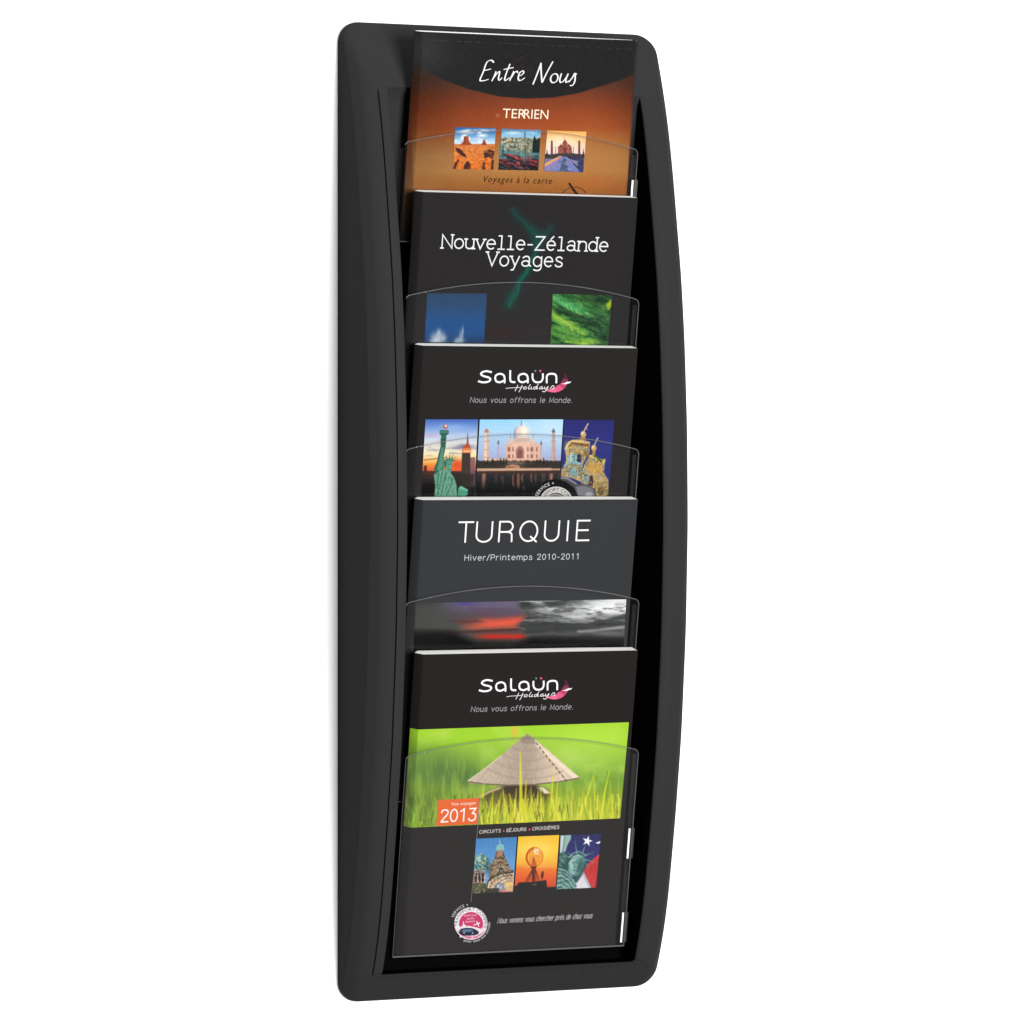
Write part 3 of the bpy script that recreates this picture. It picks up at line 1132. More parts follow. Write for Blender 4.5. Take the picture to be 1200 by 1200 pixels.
p.glow(690, 700, 40, 10, (220, 236, 246), .7)
m = np.clip((p.Y - 738) / 12, 0, 1) * np.clip((842 - p.Y) / 14, 0, 1)
p.speck(m, [(36, 52, 54), (110, 116, 92), (206, 196, 160), (70, 92, 96), (180, 170, 130)], 1.5, 1.3, 21, .95)
p.line([(455, 780), (510, 760), (640, 772)], 16, (214, 206, 178), .8)
p.line([(500, 800), (640, 790)], 14, (206, 204, 190), .7)
p.poly([(690, 860), (694, 770), (708, 722), (722, 760), (752, 740), (756, 860)], (22, 36, 34), .95)
p.line([(632, 706), (634, 860)], 8, (70, 56, 50), .9)
p.line([(618, 730), (650, 870)], 6, (160, 140, 90), .7)
p.poly([(432, 905), (440, 800), (480, 790), (490, 905)], (86, 150, 146), .9)
p.poly([(446, 900), (452, 830), (470, 830), (472, 900)], (60, 92, 110), .8)
for cx, cy, rx, ry, r in ((520, 884, 44, 12, .3), (580, 906, 60, 14, .35), (700, 922, 46, 14, .2), (520, 940, 60, 14, .1), (575, 944, 24, 22, -.4), (465, 916, 30, 10, .2), (690, 950, 40, 8, .3)):
    p.ell(cx, cy + 8, rx * 1.1, ry * 1.4, (24, 26, 34), .9, 1.5, r)
    p.ell(cx, cy, rx, ry * .7, (178, 58, 62), .9, 1.2, r)
for sx_ in (560, 600, 616, 664, 676):
    p.line([(sx_, 800), (sx_ + 4, 905)], 5, (200, 180, 120), .6)
p.dabs([(455, 735), (690, 745), (690, 850), (450, 850)], [(226, 214, 180), (40, 60, 64), (150, 140, 110), (90, 120, 120), (200, 170, 120), (30, 40, 44)], 170, 18, 7, 591, .6)
p.dabs([(430, 860), (752, 870), (745, 990), (425, 985)], [(30, 30, 38), (150, 50, 56), (24, 24, 30), (90, 130, 134), (206, 90, 90), (60, 62, 70)], 110, 34, 8, 592, .5, .25, .3)
p.tex(22, 1.2, 1.0, 33)
p.done(label="printed photo of moored boats with red covers")
p = Pic(b1, [(641, 152.8), (686.8, 154.3), (683.2, 201.8), (637, 200.3)], ZB1, 2.4)
p.grad([(680, (236, 164, 78)), (740, (248, 196, 120)), (800, (252, 224, 196)), (865, (250, 222, 214)), (880, (120, 96, 100)), (905, (84, 78, 88)), (906, (122, 120, 160)), (1010, (92, 92, 140))])
p.glow(900, 770, 120, 50, (254, 236, 210), .7)
p.mix(np.clip((p.X - 1000) / 130, 0, 1) * np.clip((860 - p.Y) / 60, 0, 1), (244, 190, 130), .5)
TJ = (150, 84, 72)
p.poly([(890, 868), (890, 812), (902, 806), (912, 790), (922, 800), (926, 780), (936, 764), (944, 756), (952, 764), (964, 782), (966, 800), (974, 788), (984, 804), (996, 812), (1000, 868)], TJ)
p.line([(944, 756), (944, 744)], 4, TJ)
p.poly([(932, 868), (932, 828), (944, 816), (956, 828), (956, 868)], (92, 50, 56), .8)
for a_ in (842, 1056):
    p.poly([(a_ - 9, 874), (a_ - 7, 770), (a_, 760), (a_ + 7, 770), (a_ + 9, 874)], (112, 64, 62))
for a_ in (872, 1010):
    p.poly([(a_ - 4, 868), (a_ - 3, 808), (a_ + 3, 808), (a_ + 4, 868)], (160, 110, 100), .8)
p.poly([(790, 905), (792, 868), (830, 874), (900, 862), (1000, 862), (1096, 874), (1092, 905)], (62, 58, 62), .95)
for tx in (806, 1090):
    p.poly([(tx - 10, 890), (tx - 2, 826), (tx + 8, 888)], (44, 44, 50))
p.poly([(783, 985), (788, 940), (905, 884), (925, 886)], (240, 170, 104), .9)
p.poly([(783, 1000), (783, 972), (925, 886), (930, 890), (840, 1000)], (146, 132, 178), .95)
p.poly([(840, 1002), (926, 890), (958, 890), (1062, 1008)], (120, 130, 186), .95)
p.poly([(900, 1005), (930, 905), (952, 905), (975, 1007)], (70, 86, 112), .9)
p.poly([(965, 890), (1092, 908), (1090, 1010), (1062, 1010)], (48, 52, 88), .9)
p.poly([(972, 906), (1040, 925), (1046, 965)], (200, 196, 220), .6)
p.dabs([(890, 868), (890, 812), (936, 764), (952, 764), (996, 812), (1000, 868)], [(110, 58, 56), (190, 120, 100), (90, 46, 50)], 70, 14, 5, 594, .7, 1.57, .3)
p.dabs([(790, 1000), (930, 890), (950, 890), (1085, 905), (1088, 1008)], [(170, 160, 200), (90, 100, 150), (60, 60, 96), (206, 190, 210)], 60, 34, 6, 595, .28, .2, .3)
p.tex(14, 1.5, 1.2, 44)
p.done(label="printed photo of a domed palace at sunset")

# ================================================================== brochure 2: Nouvelle-Zelande
C2 = (43, 41, 42)
b2 = Page(224.6, DTOP, HT, "charcoal brochure titled Nouvelle-Zélande Voyages with a teal plant on its cover")
b2.make_cover(lambda x, v: C2)
p = Pic(b2, [(570, 236), (675, 238), (668, 400), (562, 397)], (0, 0, 1.0), 1.6)
p.C[:] = C2


def strand(pts, w, col, a):
    pts = smooth(pts, 5)
    for wid, al in ((w * 3.2, a * .22), (w * 1.8, a * .35), (w, a * .75)):
        p.line(pts, wid, col, al, wid * .9)


strand([(601, 245), (606, 254), (614, 259), (619, 267), (626, 273), (630, 284), (627, 296), (622, 306), (618, 318), (609, 328), (606, 340), (598, 349), (597, 358)], 4.4, (26, 76, 68), .6)
strand([(645, 267), (640, 275), (633, 277), (629, 290)], 4, (28, 78, 70), .55)
p.poly([(614, 262), (624, 263), (632, 269), (642, 271), (640, 282), (632, 294), (624, 292), (621, 276)], (30, 74, 66), .45, 6)
strand([(619, 314), (614, 324), (608, 333), (606, 344), (599, 352), (597, 358)], 1.6, (22, 108, 86), .75)
strand([(613, 322), (603, 336), (601, 348)], 1.2, (24, 92, 76), .5)
strand([(627, 298), (620, 310), (618, 320)], 1.4, (30, 96, 80), .6)
strand([(606, 340), (596, 350), (588, 362)], 1.2, (24, 72, 62), .4)
p.glow(600, 350, 7, 12, (22, 80, 68), .35)
p.glow(590, 395, 22, 10, (56, 32, 32), .8)
for pp in (p.u, 1 - p.u, p.v, 1 - p.v):
    p.mix(np.clip(1 - pp / .06, 0, 1), C2)
p.tex(2.5, 2, 2, 3)
p.done("printed_plant", label="faint teal plant printed behind the title")
t = Ink(b2)
t.text("Nouvelle-Zélande", SLAB, (517.5, 290.6), (711.8, 294.6), 15.2, 1.5, (240, 240, 240), track=1.15, slab=.9)
t.text("Voyages", SLAB, (570, 311.2), (658.5, 312.6), 15.6, 1.5, (240, 240, 240), track=1.25, slab=.9)
t.done("title_lettering")
Z2 = (490, 330, 5.0)
p = Pic(b2, [(500, 343), (571, 343.6), (567.5, 402), (496.8, 401)], Z2, 1.8)
p.grad([(60, (47, 70, 100)), (150, (44, 76, 112)), (230, (38, 80, 132)), (300, (36, 78, 130)), (355, (34, 62, 100))])
for cx_, cy_, rx_, ry_, a_ in ((118, 338, 40, 34, .85), (100, 330, 22, 26, .5), (122, 300, 14, 24, .7), (146, 322, 16, 22, .5), (90, 352, 20, 16, .6), (240, 346, 26, 20, .8), (252, 318, 12, 30, .6), (261, 286, 4, 24, .7), (226, 352, 14, 10, .5)):
    p.glow(cx_, cy_, rx_, ry_, (196, 204, 210), a_)
p.tex(26, 2.2, 2.2, 19, np.clip((p.Y - 270) / 50, 0, 1) * np.exp(-((p.X - 118) / 50) ** 2))
p.glow(240, 350, 20, 10, (96, 140, 136), .5)
for pp in (p.u, 1 - p.u, p.v):
    p.mix(np.clip(1 - pp / .02, 0, 1), C2, .7)
p.tex(5, 3, 3, 9)
p.done(label="printed photo of white clouds on deep blue")
p = Pic(b2, [(647.6, 344.4), (717, 346), (712.2, 405), (644.8, 403.4)], Z2, 2.2)
p.C[:] = (44, 84, 48)
X2, Y2 = p.X * .92 + p.Y * .39, -p.X * .39 + p.Y * .92            # fronds run down to the right
f = fbm(X2 / 46, Y2 / 11, 71, 5)
p.speck(np.ones_like(p.X), [(20, 46, 26), (42, 92, 44), (58, 132, 62), (26, 60, 34), (116, 166, 78)], 3.2, 2.0, 72, .7)
p.mix(np.clip((f - .52) * 6, 0, 1), (92, 160, 72), .75)
p.mix(np.clip((.44 - f) * 7, 0, 1), (22, 48, 30), .8)
for pts, w, c in (([(790, 85), (850, 100), (920, 130), (1000, 165)], 46, (70, 158, 88)), ([(800, 110), (880, 150), (950, 180), (1005, 210)], 26, (64, 140, 84)),
                  ([(785, 190), (830, 220), (900, 265), (985, 305)], 40, (136, 178, 66)), ([(800, 270), (880, 300), (980, 340), (1060, 352)], 34, (96, 158, 62)),
                  ([(900, 200), (980, 230), (1065, 280)], 16, (104, 160, 120)), ([(930, 180), (1000, 205)], 16, (170, 190, 60)), ([(1090, 150), (1120, 130)], 26, (120, 170, 60)),
                  ([(960, 345), (1060, 350)], 18, (150, 190, 60))):
    k = p.C.copy()
    p.line(pts, w, c, .62, w / 5 * .7, True)
for k_, (a_, b_, sp_, cs_) in enumerate((
        ((780, 300), (1000, 345), 40, [(84, 140, 56), (110, 160, 66), (60, 120, 56)]),
        ((880, 90), (1130, 130), 34, [(48, 92, 46), (66, 120, 56), (38, 78, 42)]),
        ((960, 180), (1110, 300), 36, [(54, 100, 62), (78, 132, 84), (40, 80, 52)]),
        ((780, 85), (1005, 190), 46, [(58, 148, 84), (84, 172, 100), (42, 118, 66), (120, 190, 110)]),
        ((780, 190), (985, 310), 46, [(150, 190, 70), (112, 168, 62), (176, 206, 90), (84, 140, 56)]),
        ((860, 350), (1075, 355), 22, [(140, 186, 58), (170, 206, 80), (96, 150, 52)]))):
    p.frond(a_, b_, sp_, cs_, 24, 700 + k_)
for i in range(46):
    a = RNG.uniform(780, 1120)
    b = RNG.uniform(75, 370)
    ln = RNG.uniform(10, 34)
    an = RNG.uniform(.1, .9)
    c = [(26, 60, 36), (120, 186, 90), (70, 140, 70), (170, 200, 90)][RNG.integers(4)]
    p.line([(a, b), (a + ln * math.cos(an), b + ln * math.sin(an))], 4, c, .6, .7, True)
p.mix(np.clip((p.X - 990) / 70, 0, 1) * np.clip((p.Y - 110) / 70, 0, 1), (44, 76, 52), .5)
p.mix(np.clip((p.X - 900) / 60, 0, 1) * np.clip((130 - p.Y) / 40, 0, 1), (34, 58, 34), .6)
for cx_, cy_, rx_, ry_ in ((900, 196, 90, 14), (1020, 250, 50, 20), (820, 170, 30, 10), (1090, 330, 30, 30), (1060, 110, 24, 16)):
    p.glow(cx_, cy_, rx_, ry_, (20, 40, 26), .75, .35)
p.glow(860, 130, 60, 14, (104, 190, 112), .55, .35)
p.glow(860, 235, 70, 16, (170, 206, 84), .6, .45)
p.glow(1000, 345, 60, 10, (150, 196, 70), .6, .1)
p.poly([(1100, 130), (1132, 105), (1130, 145), (1112, 170)], (176, 196, 44), .8, 1.5)
p.tex(18, 1.3, 1.0, 75)
p.done(label="printed photo of bright green ferns")

# ================================================================== brochures 3 and 5 share this letterhead
PINK = [(92, 40, 58), (140, 56, 84), (190, 74, 112), (226, 92, 134), (236, 110, 150)]


def letterhead(pg, dx, dy, k):
    """k = slope of the baselines in the photograph"""
    t = Ink(pg)
    W = lambda x, y: (x + dx, y + dy + (x - 610) * k)
    # crescent
    n = 26
    cx, cy = 650.5, 444.5
    for i in range(n):
        a0, a1 = [math.radians(-42 + 176 * (i + q) / n) for q in (0, 1)]
        ks = [np.interp((i + q) / n, [0, .25, .6, .85, 1], [0.3, 6.2, 7.8, 3.6, 0.4]) for q in (0, 1)]
        c = PINK[min(4, int(i / n * 6))]
        P0 = lambda a, r: W(cx - 1.6 + r * math.cos(a) * 1.06, cy + 1.2 + r * math.sin(a) * .92)
        t.fill([P0(a0, 15.3 - ks[0]), P0(a0, 15.3), P0(a1, 15.3), P0(a1, 15.3 - ks[1])], c)
    t.fill([W(658, 449.8), W(664, 448.2), W(668, 447.2), W(669.5, 446.9), W(668, 448.6), W(663, 450.2)], WHITE)   # the little plane
    t.fill([W(661, 449.2), W(665.2, 447.0), W(666.4, 447.2), W(664.5, 449)], WHITE)
    LW = 2.05
    q = lambda pts, w=LW, sm=True, c=WHITE: t.stroke_px([W(*p_) for p_ in pts], w, c, sm)
    q([(575.5, 436.0), (570, 434.9), (565, 436.2), (563.6, 438.6), (567, 440.8), (572.5, 442.3), (574.6, 444.6), (572, 447.2), (566, 448), (560.8, 446.8)])
    for ox in (579.6, 606.8):
        q([(ox + 11.6, 448.3), (ox + 11.6, 443), (ox + 10.2, 439.4), (ox + 6.2, 438), (ox + 1.8, 439.6), (ox + .6, 443.2), (ox + 2, 446.8), (ox + 6, 447.9), (ox + 10.4, 446.2)])
    q([(597.8, 434.5), (597.8, 444.5), (599.2, 447.3), (603.2, 447.8)])
    q([(624, 438.2), (624, 443), (626, 446.8), (630.2, 448), (634.2, 446.8), (636, 443), (636, 438.2)])
    q([(640.6, 448.3), (640.6, 441.5), (642.2, 438.8), (646.4, 437.9), (650.4, 438.8), (651.8, 441.8), (651.8, 448.3)])
    t.disc(*W(627.2, 434.6), 1.15, 1.15, (88, 150, 140), 14)
    t.disc(*W(633, 434.6), 1.3, 1.3, (232, 88, 128), 14)
    # Holidays, written small
    h = lambda pts, w=.95: t.stroke_px([W(p_[0], p_[1] + .9) for p_ in pts], w * .85, (244, 238, 241), True)
    h([(592.6, 454.3), (598, 453.6), (606, 453.3), (612, 452.6)], .7)
    h([(606.6, 450.4), (605.4, 453.6), (603.4, 457.2)])
    h([(611.8, 450.6), (610.4, 454), (608.0, 458.3)])
    h([(616.2, 452.2), (613.6, 453.0), (613.6, 454.9), (616.2, 454.6), (617.0, 452.8)])
    h([(621.4, 449.6), (619.0, 453.6), (619.6, 455), (621.2, 454.2)])
    h([(622.8, 452.4), (622.0, 454.6), (623.4, 454.8)])
    h([(628.2, 452.2), (625.4, 453.0), (625.2, 454.8), (627.4, 454.4), (630.4, 449.4)])
    h([(629.6, 452.6), (628.6, 454.6), (630.2, 454.6)])
    h([(635.0, 452.2), (632.6, 453), (632.4, 454.8), (634.4, 454.4), (635.4, 452.4), (635.2, 454.6), (636.8, 454.2)])
    h([(638.2, 452.2), (637.8, 454.2), (639.6, 454.4), (642.2, 452), (640.4, 456), (637.6, 458.2), (635.6, 457.4)])
    h([(644.4, 454.4), (647.2, 451.2), (648.8, 451.4), (648.8, 453.8), (646.6, 454.6)])
    t.done("logo")
    t = Ink(pg)
    t.text("Nous vous offrons le Monde.", PLAIN, W(550.6, 471.6), W(670, 471.8), 5.9, 0.6, (172, 172, 172), track=1.7, slant=.12)
    t.done("slogan_lettering")


C3 = (42, 39, 39)
b3 = Page(404.9, DTOP, HT, "black brochure with white and pink logo above three landmark photos")
b3.make_cover(lambda x, v: C3)
letterhead(b3, 0, 0, 0.0)
ZA = (490, 480, 10.0)
p = Pic(b3, [(498.6, 491.4), (560.2, 491.4), (555.2, 583), (493.2, 583)], ZA, 2.2)
p.grad([(110, (70, 104, 178)), (200, (112, 146, 206)), (300, (176, 196, 226)), (400, (226, 224, 222)), (520, (246, 232, 190)), (600, (250, 196, 110)), (650, (244, 140, 60)),
        (715, (226, 92, 50)), (722, (62, 46, 42)), (800, (46, 40, 38)), (880, (20, 16, 16)), (970, (3, 3, 3))])  # black at the bottom: shade above the next brochure, drawn in
p.glow(150, 300, 90, 26, (190, 160, 190), .6)
p.glow(420, 210, 160, 40, (150, 180, 226), .7)
p.mix(np.clip((fbm(p.X / 130, p.Y / 30, 61) - .55) * 5, 0, 1) * np.clip((560 - p.Y) / 60, 0, 1) * np.clip((p.Y - 380) / 40, 0, 1), (120, 116, 140), .6)
p.line([(70, 590), (160, 580), (240, 570), (330, 560)], 14, (140, 96, 60), .8, 1.4)
p.glow(540, 440, 130, 30, (110, 110, 140), .8)
p.glow(460, 640, 90, 60, (222, 72, 42), .9)
p.poly([(60, 760), (64, 660), (100, 650), (104, 720), (200, 730), (200, 780)], (72, 44, 36), .9)
p.poly([(604, 900), (608, 560), (668, 556), (668, 900)], (120, 84, 100), .85)
p.poly([(500, 900), (512, 500), (612, 506), (606, 900)], (66, 54, 48))
p.tex(20, .8, 1.2, 12, p.pmask([(500, 900), (512, 520), (612, 520), (606, 900)]))
p.poly([(512, 512), (522, 440), (540, 420), (566, 398), (572, 330), (580, 262), (586, 330), (592, 398), (610, 430), (622, 506)], (176, 84, 56))
p.poly([(518, 506), (524, 452), (610, 446), (618, 506)], (236, 130, 76), .9)
p.poly([(528, 496), (530, 478), (612, 478), (614, 496)], (252, 206, 140), .9)
p.poly([(572, 400), (579, 262), (585, 400)], (70, 84, 120), .9)
p.mix(p.pmask([(380, 1000), (400, 760), (520, 740), (660, 760), (640, 1000)], 2), (44, 40, 36), .8)
p.tex(16, 1.2, .8, 15, np.clip((p.Y - 730) / 30, 0, 1) * np.clip((900 - p.Y) / 80, 0, 1))
G1, G2, G3 = (92, 150, 124), (48, 98, 82), (128, 178, 152)
p.poly([(262, 330), (330, 320), (322, 430), (296, 560), (300, 700), (262, 760), (190, 740), (184, 690), (222, 600), (238, 520), (262, 430)], G2)
p.poly([(272, 450), (300, 440), (290, 560), (296, 660), (250, 730), (216, 700), (244, 600)], G1, .9, 1.4)
p.poly([(250, 250), (262, 238), (348, 240), (360, 250), (356, 286), (330, 300), (326, 326), (266, 326), (268, 300), (250, 286)], G2)
p.line([(256, 262), (354, 262)], 14, (96, 140, 124), .9)
p.ell(318, 200, 26, 26, (166, 88, 76))
p.ell(322, 192, 14, 14, (248, 214, 190), 1, 1.2)
p.poly([(190, 1020), (200, 900), (184, 760), (230, 736), (300, 690), (372, 730), (420, 800), (448, 880), (456, 1020)], G1)
p.speck(p.pmask([(190, 1020), (200, 900), (184, 760), (230, 736), (300, 690), (372, 730), (420, 800), (448, 880), (456, 1020)]), [G2, G1, G3, G1, G2], 1.3, 3.5, 29, .75)
for pts in ([(240, 740), (226, 820), (236, 1000)], [(330, 740), (300, 850), (270, 1010)], [(400, 800), (380, 900), (330, 1010)], [(286, 720), (262, 830), (250, 930)]):
    p.line(pts, 12, G2, .8, 1)
p.poly([(302, 640), (320, 590), (360, 574), (400, 596), (402, 640), (392, 690), (384, 736), (352, 730), (318, 690)], G1)
p.poly([(304, 660), (296, 610), (340, 575), (330, 620), (318, 690)], G2)
p.poly([(300, 606), (330, 574), (380, 566), (414, 590), (412, 608), (360, 596), (306, 622)], (70, 128, 104))
for a_, b_ in (((310, 596), (292, 560)), ((334, 576), (330, 530)), ((364, 568), (372, 516)), ((388, 570), (420, 520)), ((406, 584), (446, 546)), ((410, 600), (462, 590))):
    p.line([a_, b_], 13, G2, .95, .8, True)
p.line([(346, 640), (362, 642)], 8, G2)
p.line([(380, 640), (394, 640)], 8, G2)
p.line([(372, 640), (378, 680), (366, 684)], 7, G3, .9)
p.line([(360, 702), (384, 702)], 7, G2)
p.poly([(462, 1010), (470, 920), (500, 892), (584, 940), (576, 1000), (540, 1020)], (76, 150, 124))
p.poly([(470, 922), (500, 894), (586, 940), (560, 952)], (120, 186, 160), .8)
p.mix(np.clip((p.Y - 880) / 140, 0, 1) * (1 - p.pmask([(170, 1040), (190, 860), (440, 850), (590, 900), (590, 1040)], 3)), (6, 5, 5), .8)  # more of the drawn-in shade, around the statue
p.done(label="printed photo of a green statue raising a torch beside a tower")
p = Pic(b3, [(562.2, 491.6), (659.8, 491.4), (654.2, 583), (557, 583)], ZA, 2.0)
p.grad([(110, (150, 206, 240)), (300, (178, 210, 238)), (480, (172, 190, 224)), (600, (168, 172, 206)), (640, (100, 84, 92)), (690, (150, 120, 96)), (700, (206, 170, 134)), (716, (70, 50, 44)),
        (760, (44, 44, 46)), (880, (22, 26, 28)), (980, (4, 5, 5))])  # last stops fade to black as painted shade of the next brochure
p.glow(1600, 200, 300, 200, (206, 230, 246), .6)
TB = [(1026, 640), (1028, 400), (1060, 396), (1110, 380), (1120, 330), (1150, 340), (1330, 340), (1350, 380), (1406, 384), (1430, 400), (1432, 640)]
TB = [(1020, 640), (1024, 402), (1098, 396), (1104, 372), (1300, 372), (1310, 394), (1384, 402), (1386, 640)]
TB = [(x + 40 if x > 1200 else x, y) for x, y in TB]
TC, TD, TLt = (226, 182, 158), (164, 116, 110), (250, 224, 206)
p.poly(TB, TC)
p.poly([(1092, 640), (1098, 396), (1300, 372), (1310, 640)], (236, 196, 172), .8)
# dome, side kiosks
p.poly([(1118, 336), (1112, 300), (1124, 240), (1160, 200), (1196, 186), (1208, 172), (1220, 186), (1254, 200), (1290, 238), (1304, 290), (1298, 336)], (214, 196, 190))
p.glow(1240, 250, 56, 70, (254, 244, 226), .95)
p.poly([(1118, 336), (1112, 300), (1124, 240), (1160, 200), (1140, 250), (1150, 336)], (150, 150, 178), .8, 2)
p.line([(1208, 184), (1210, 132)], 9, (110, 110, 130))
p.poly([(1112, 376), (1116, 332), (1302, 332), (1312, 376)], (208, 180, 168))
for kx_ in (1080, 1342):
    p.poly([(kx_ - 30, 396), (kx_ - 32, 372), (kx_ - 20, 344), (kx_, 328), (kx_ + 20, 344), (kx_ + 32, 372), (kx_ + 30, 396)], (222, 196, 184))
    p.line([(kx_, 330), (kx_, 300)], 6, (150, 130, 140))
p.poly([(1142, 590), (1142, 470), (1160, 440), (1190, 420), (1222, 440), (1238, 470), (1240, 590)], (178, 124, 110))
p.poly([(1160, 590), (1160, 490), (1190, 450), (1222, 490), (1222, 590)], (126, 84, 84), .9)
for wx in (1062, 1330, 1110, 1284, 1390):
    for y0_, y1_ in ((430, 490), (515, 570)):
        w_ = 17 if wx in (1062, 1330) else 9
        p.poly([(wx - w_, y1_), (wx - w_, y0_ + 18), (wx, y0_), (wx + w_, y0_ + 18), (wx + w_, y1_)], (150, 100, 98), .9)
p.poly([(830, 622), (838, 574), (1040, 572), (1430, 566), (1500, 600), (1500, 632)], (232, 182, 158))
for cx, yt, w0, w1, cc in ((800, 238, 26, 34, (240, 208, 176)), (1584, 238, 20, 28, (196, 170, 160)), (938, 372, 11, 14, (190, 166, 182)), (1440, 380, 11, 14, (196, 166, 168))):
    p.poly([(cx - w1, 622), (cx - w0 * .8, yt + 30), (cx + w0 * .8, yt + 30), (cx + w1 - 6, 622)], cc)
    p.poly([(cx - w0, yt + 32), (cx - w0, yt + 10), (cx, yt - 22), (cx + w0, yt + 10), (cx + w0, yt + 32)], (190, 130, 110) if cx < 900 else (110, 110, 110))
    if w0 > 15:
        for yy in (370, 470, 560):
            p.line([(cx - w1, yy), (cx + w1, yy)], 9, (186, 140, 124), .8)
        p.poly([(cx + 6, 622), (cx + 6, yt + 30), (cx + w0 * .8, yt + 30), (cx + w1 - 6, 622)], TD, .35)
m = np.clip((p.Y - 575 - 26 * fbm(p.X / 30, p.X * 0, 5)) / 16, 0, 1) * np.clip((694 - p.Y) / 10, 0, 1) * (1 - p.pmask([(1000, 700), (1010, 600), (1240, 590), (1260, 700)], 6) * .3)
p.speck(m, [(26, 36, 28), (58, 50, 44), (40, 40, 36), (84, 62, 52)], 1.2, 1.5, 19, .95)
for tx in (810, 870, 966, 1002, 1030, 1390, 1420, 1470):
    p.poly([(tx - 12, 640), (tx - 6, 560 + (tx % 7) * 8), (tx + 6, 570), (tx + 12, 640)], (32, 40, 34), .9)
p.poly([(1016, 700), (1030, 660), (1100, 640), (1180, 652), (1206, 700)], (196, 142, 110), .9)
p.line([(1040, 676), (1110, 672)], 14, (120, 66, 44), .8)
p.poly([(660, 722), (664, 690), (1560, 682), (1556, 712)], (206, 166, 140), .8)
p.poly([(660, 750), (662, 724), (1560, 714), (1556, 746)], (66, 44, 38), .95)
wm = np.clip((p.Y - 740) / 16, 0, 1)
fx = fbm(p.X / 26, p.Y / 160, 77)
p.mix(wm * np.clip((fx - .52) * 6, 0, 1) * np.exp(-((p.X - 1190) / 210) ** 2) * np.clip((960 - p.Y) / 120, 0, 1), (176, 104, 70), .8)
p.mix(wm * np.clip((fx - .50) * 4, 0, 1) * np.clip((900 - p.Y) / 120, 0, 1), (84, 72, 66), .5)
for cx in (770, 1560):
    p.mix(wm * np.exp(-((p.X - cx - (p.Y - 740) * -.05) / 20) ** 2) * np.clip((960 - p.Y) / 160, 0, 1), (190, 130, 100), .8)
p.tex(10, 1.4, 1.0, 34)
p.done(label="printed photo of a white domed mausoleum over water")
p = Pic(b3, [(661.2, 491.8), (719.6, 492.4), (713.0, 583), (655.4, 583)], (600, 480, 9.23), 2.2)
p.grad([(100, (46, 48, 110)), (400, (50, 54, 124)), (800, (44, 48, 110)), (900, (28, 28, 56)), (960, (6, 6, 10))])  # bottom stops darkened, shade behind the next brochure drawn into the ink
GO, GD, GL, BL = (196, 148, 74), (112, 78, 40), (240, 206, 130), (110, 166, 186)
t1 = [(520, 720), (528, 650), (570, 600), (584, 540), (578, 470), (566, 420), (604, 350), (650, 326), (720, 322), (800, 340), (842, 352), (836, 470), (800, 520), (770, 580), (750, 640), (745, 780), (640, 740)]
t2 = [(745, 790), (756, 650), (800, 560), (830, 490), (880, 490), (980, 540), (1004, 530), (1000, 600), (990, 680), (1040, 760), (1040, 960), (900, 960), (860, 840)]
for tt, sd in ((t1, 51), (t2, 52)):
    p.speck(p.pmask(tt), [GD, GO, GL, (176, 120, 54), BL, GO, (90, 70, 44), GL], 1.25, 1.25, sd, 1.0)
p.poly([(566, 430), (604, 350), (650, 326), (760, 326), (842, 350), (820, 372), (740, 352), (640, 350), (590, 420)], (222, 190, 126))
p.poly([(600, 408), (640, 352), (820, 372), (832, 400), (760, 390), (660, 380)], (120, 74, 36), .8)
p.poly([(584, 560), (600, 500), (660, 470), (750, 490), (766, 540), (740, 600), (640, 560)], (150, 190, 196), .8)
p.poly([(700, 560), (704, 490), (730, 476), (752, 500), (744, 575)], (44, 34, 60), .95)
p.line([(640, 470), (632, 556)], 12, (206, 220, 214), .8)
p.line([(676, 478), (668, 560)], 12, (70, 110, 130), .8)
p.line([(564, 604), (620, 572), (700, 580), (756, 606)], 18, (126, 176, 190), .95)
p.ell(650, 668, 38, 58, (116, 178, 206), .85, 1.2)
p.ell(700, 680, 22, 60, (150, 190, 196), .6, 1.2)
p.speck(p.pmask([(536, 690), (560, 610), (640, 580), (740, 610), (748, 700), (690, 740)]), [GO, GD, BL, GL], 1.0, 1.0, 58, .45)
p.ell(770, 268, 30, 34, (196, 158, 96))
p.glow(760, 252, 14, 16, (250, 236, 206), .9)
p.line([(770, 246), (796, 196), (820, 152)], 12, (214, 190, 146), 1, .7)
p.line([(790, 190), (814, 214)], 7, (190, 166, 120), .9)
p.poly([(726, 326), (744, 290), (790, 296), (796, 330)], (176, 132, 66))
p.ell(884, 416, 28, 34, (196, 158, 90))
p.glow(872, 404, 12, 16, (252, 240, 210), .9)
p.line([(886, 392), (906, 346), (926, 306)], 11, (206, 184, 140), 1, .7)
p.poly([(864, 490), (872, 440), (900, 446), (896, 490)], (180, 136, 66))
p.poly([(822, 500), (850, 486), (876, 494), (980, 556), (1010, 530), (1006, 560), (990, 590), (860, 520)], (222, 196, 120), .9)
p.poly([(872, 500), (900, 494), (980, 545), (970, 580)], (66, 92, 60), .9)
p.poly([(800, 640), (830, 560), (960, 600), (986, 680), (900, 690)], (206, 156, 72), .7, 2)
p.poly([(770, 780), (784, 700), (812, 690), (806, 800)], (80, 150, 170), .9)
p.poly([(812, 810), (826, 720), (860, 700), (880, 730), (870, 830)], (60, 44, 50), .9)
p.line([(820, 800), (832, 716), (862, 700)], 9, (190, 190, 190), .8)
p.poly([(892, 830), (900, 760), (960, 750), (1030, 800), (1036, 900), (960, 860)], (186, 168, 110), .7, 2)
p.ell(960, 880, 34, 46, (26, 20, 14), .9, 1.5)
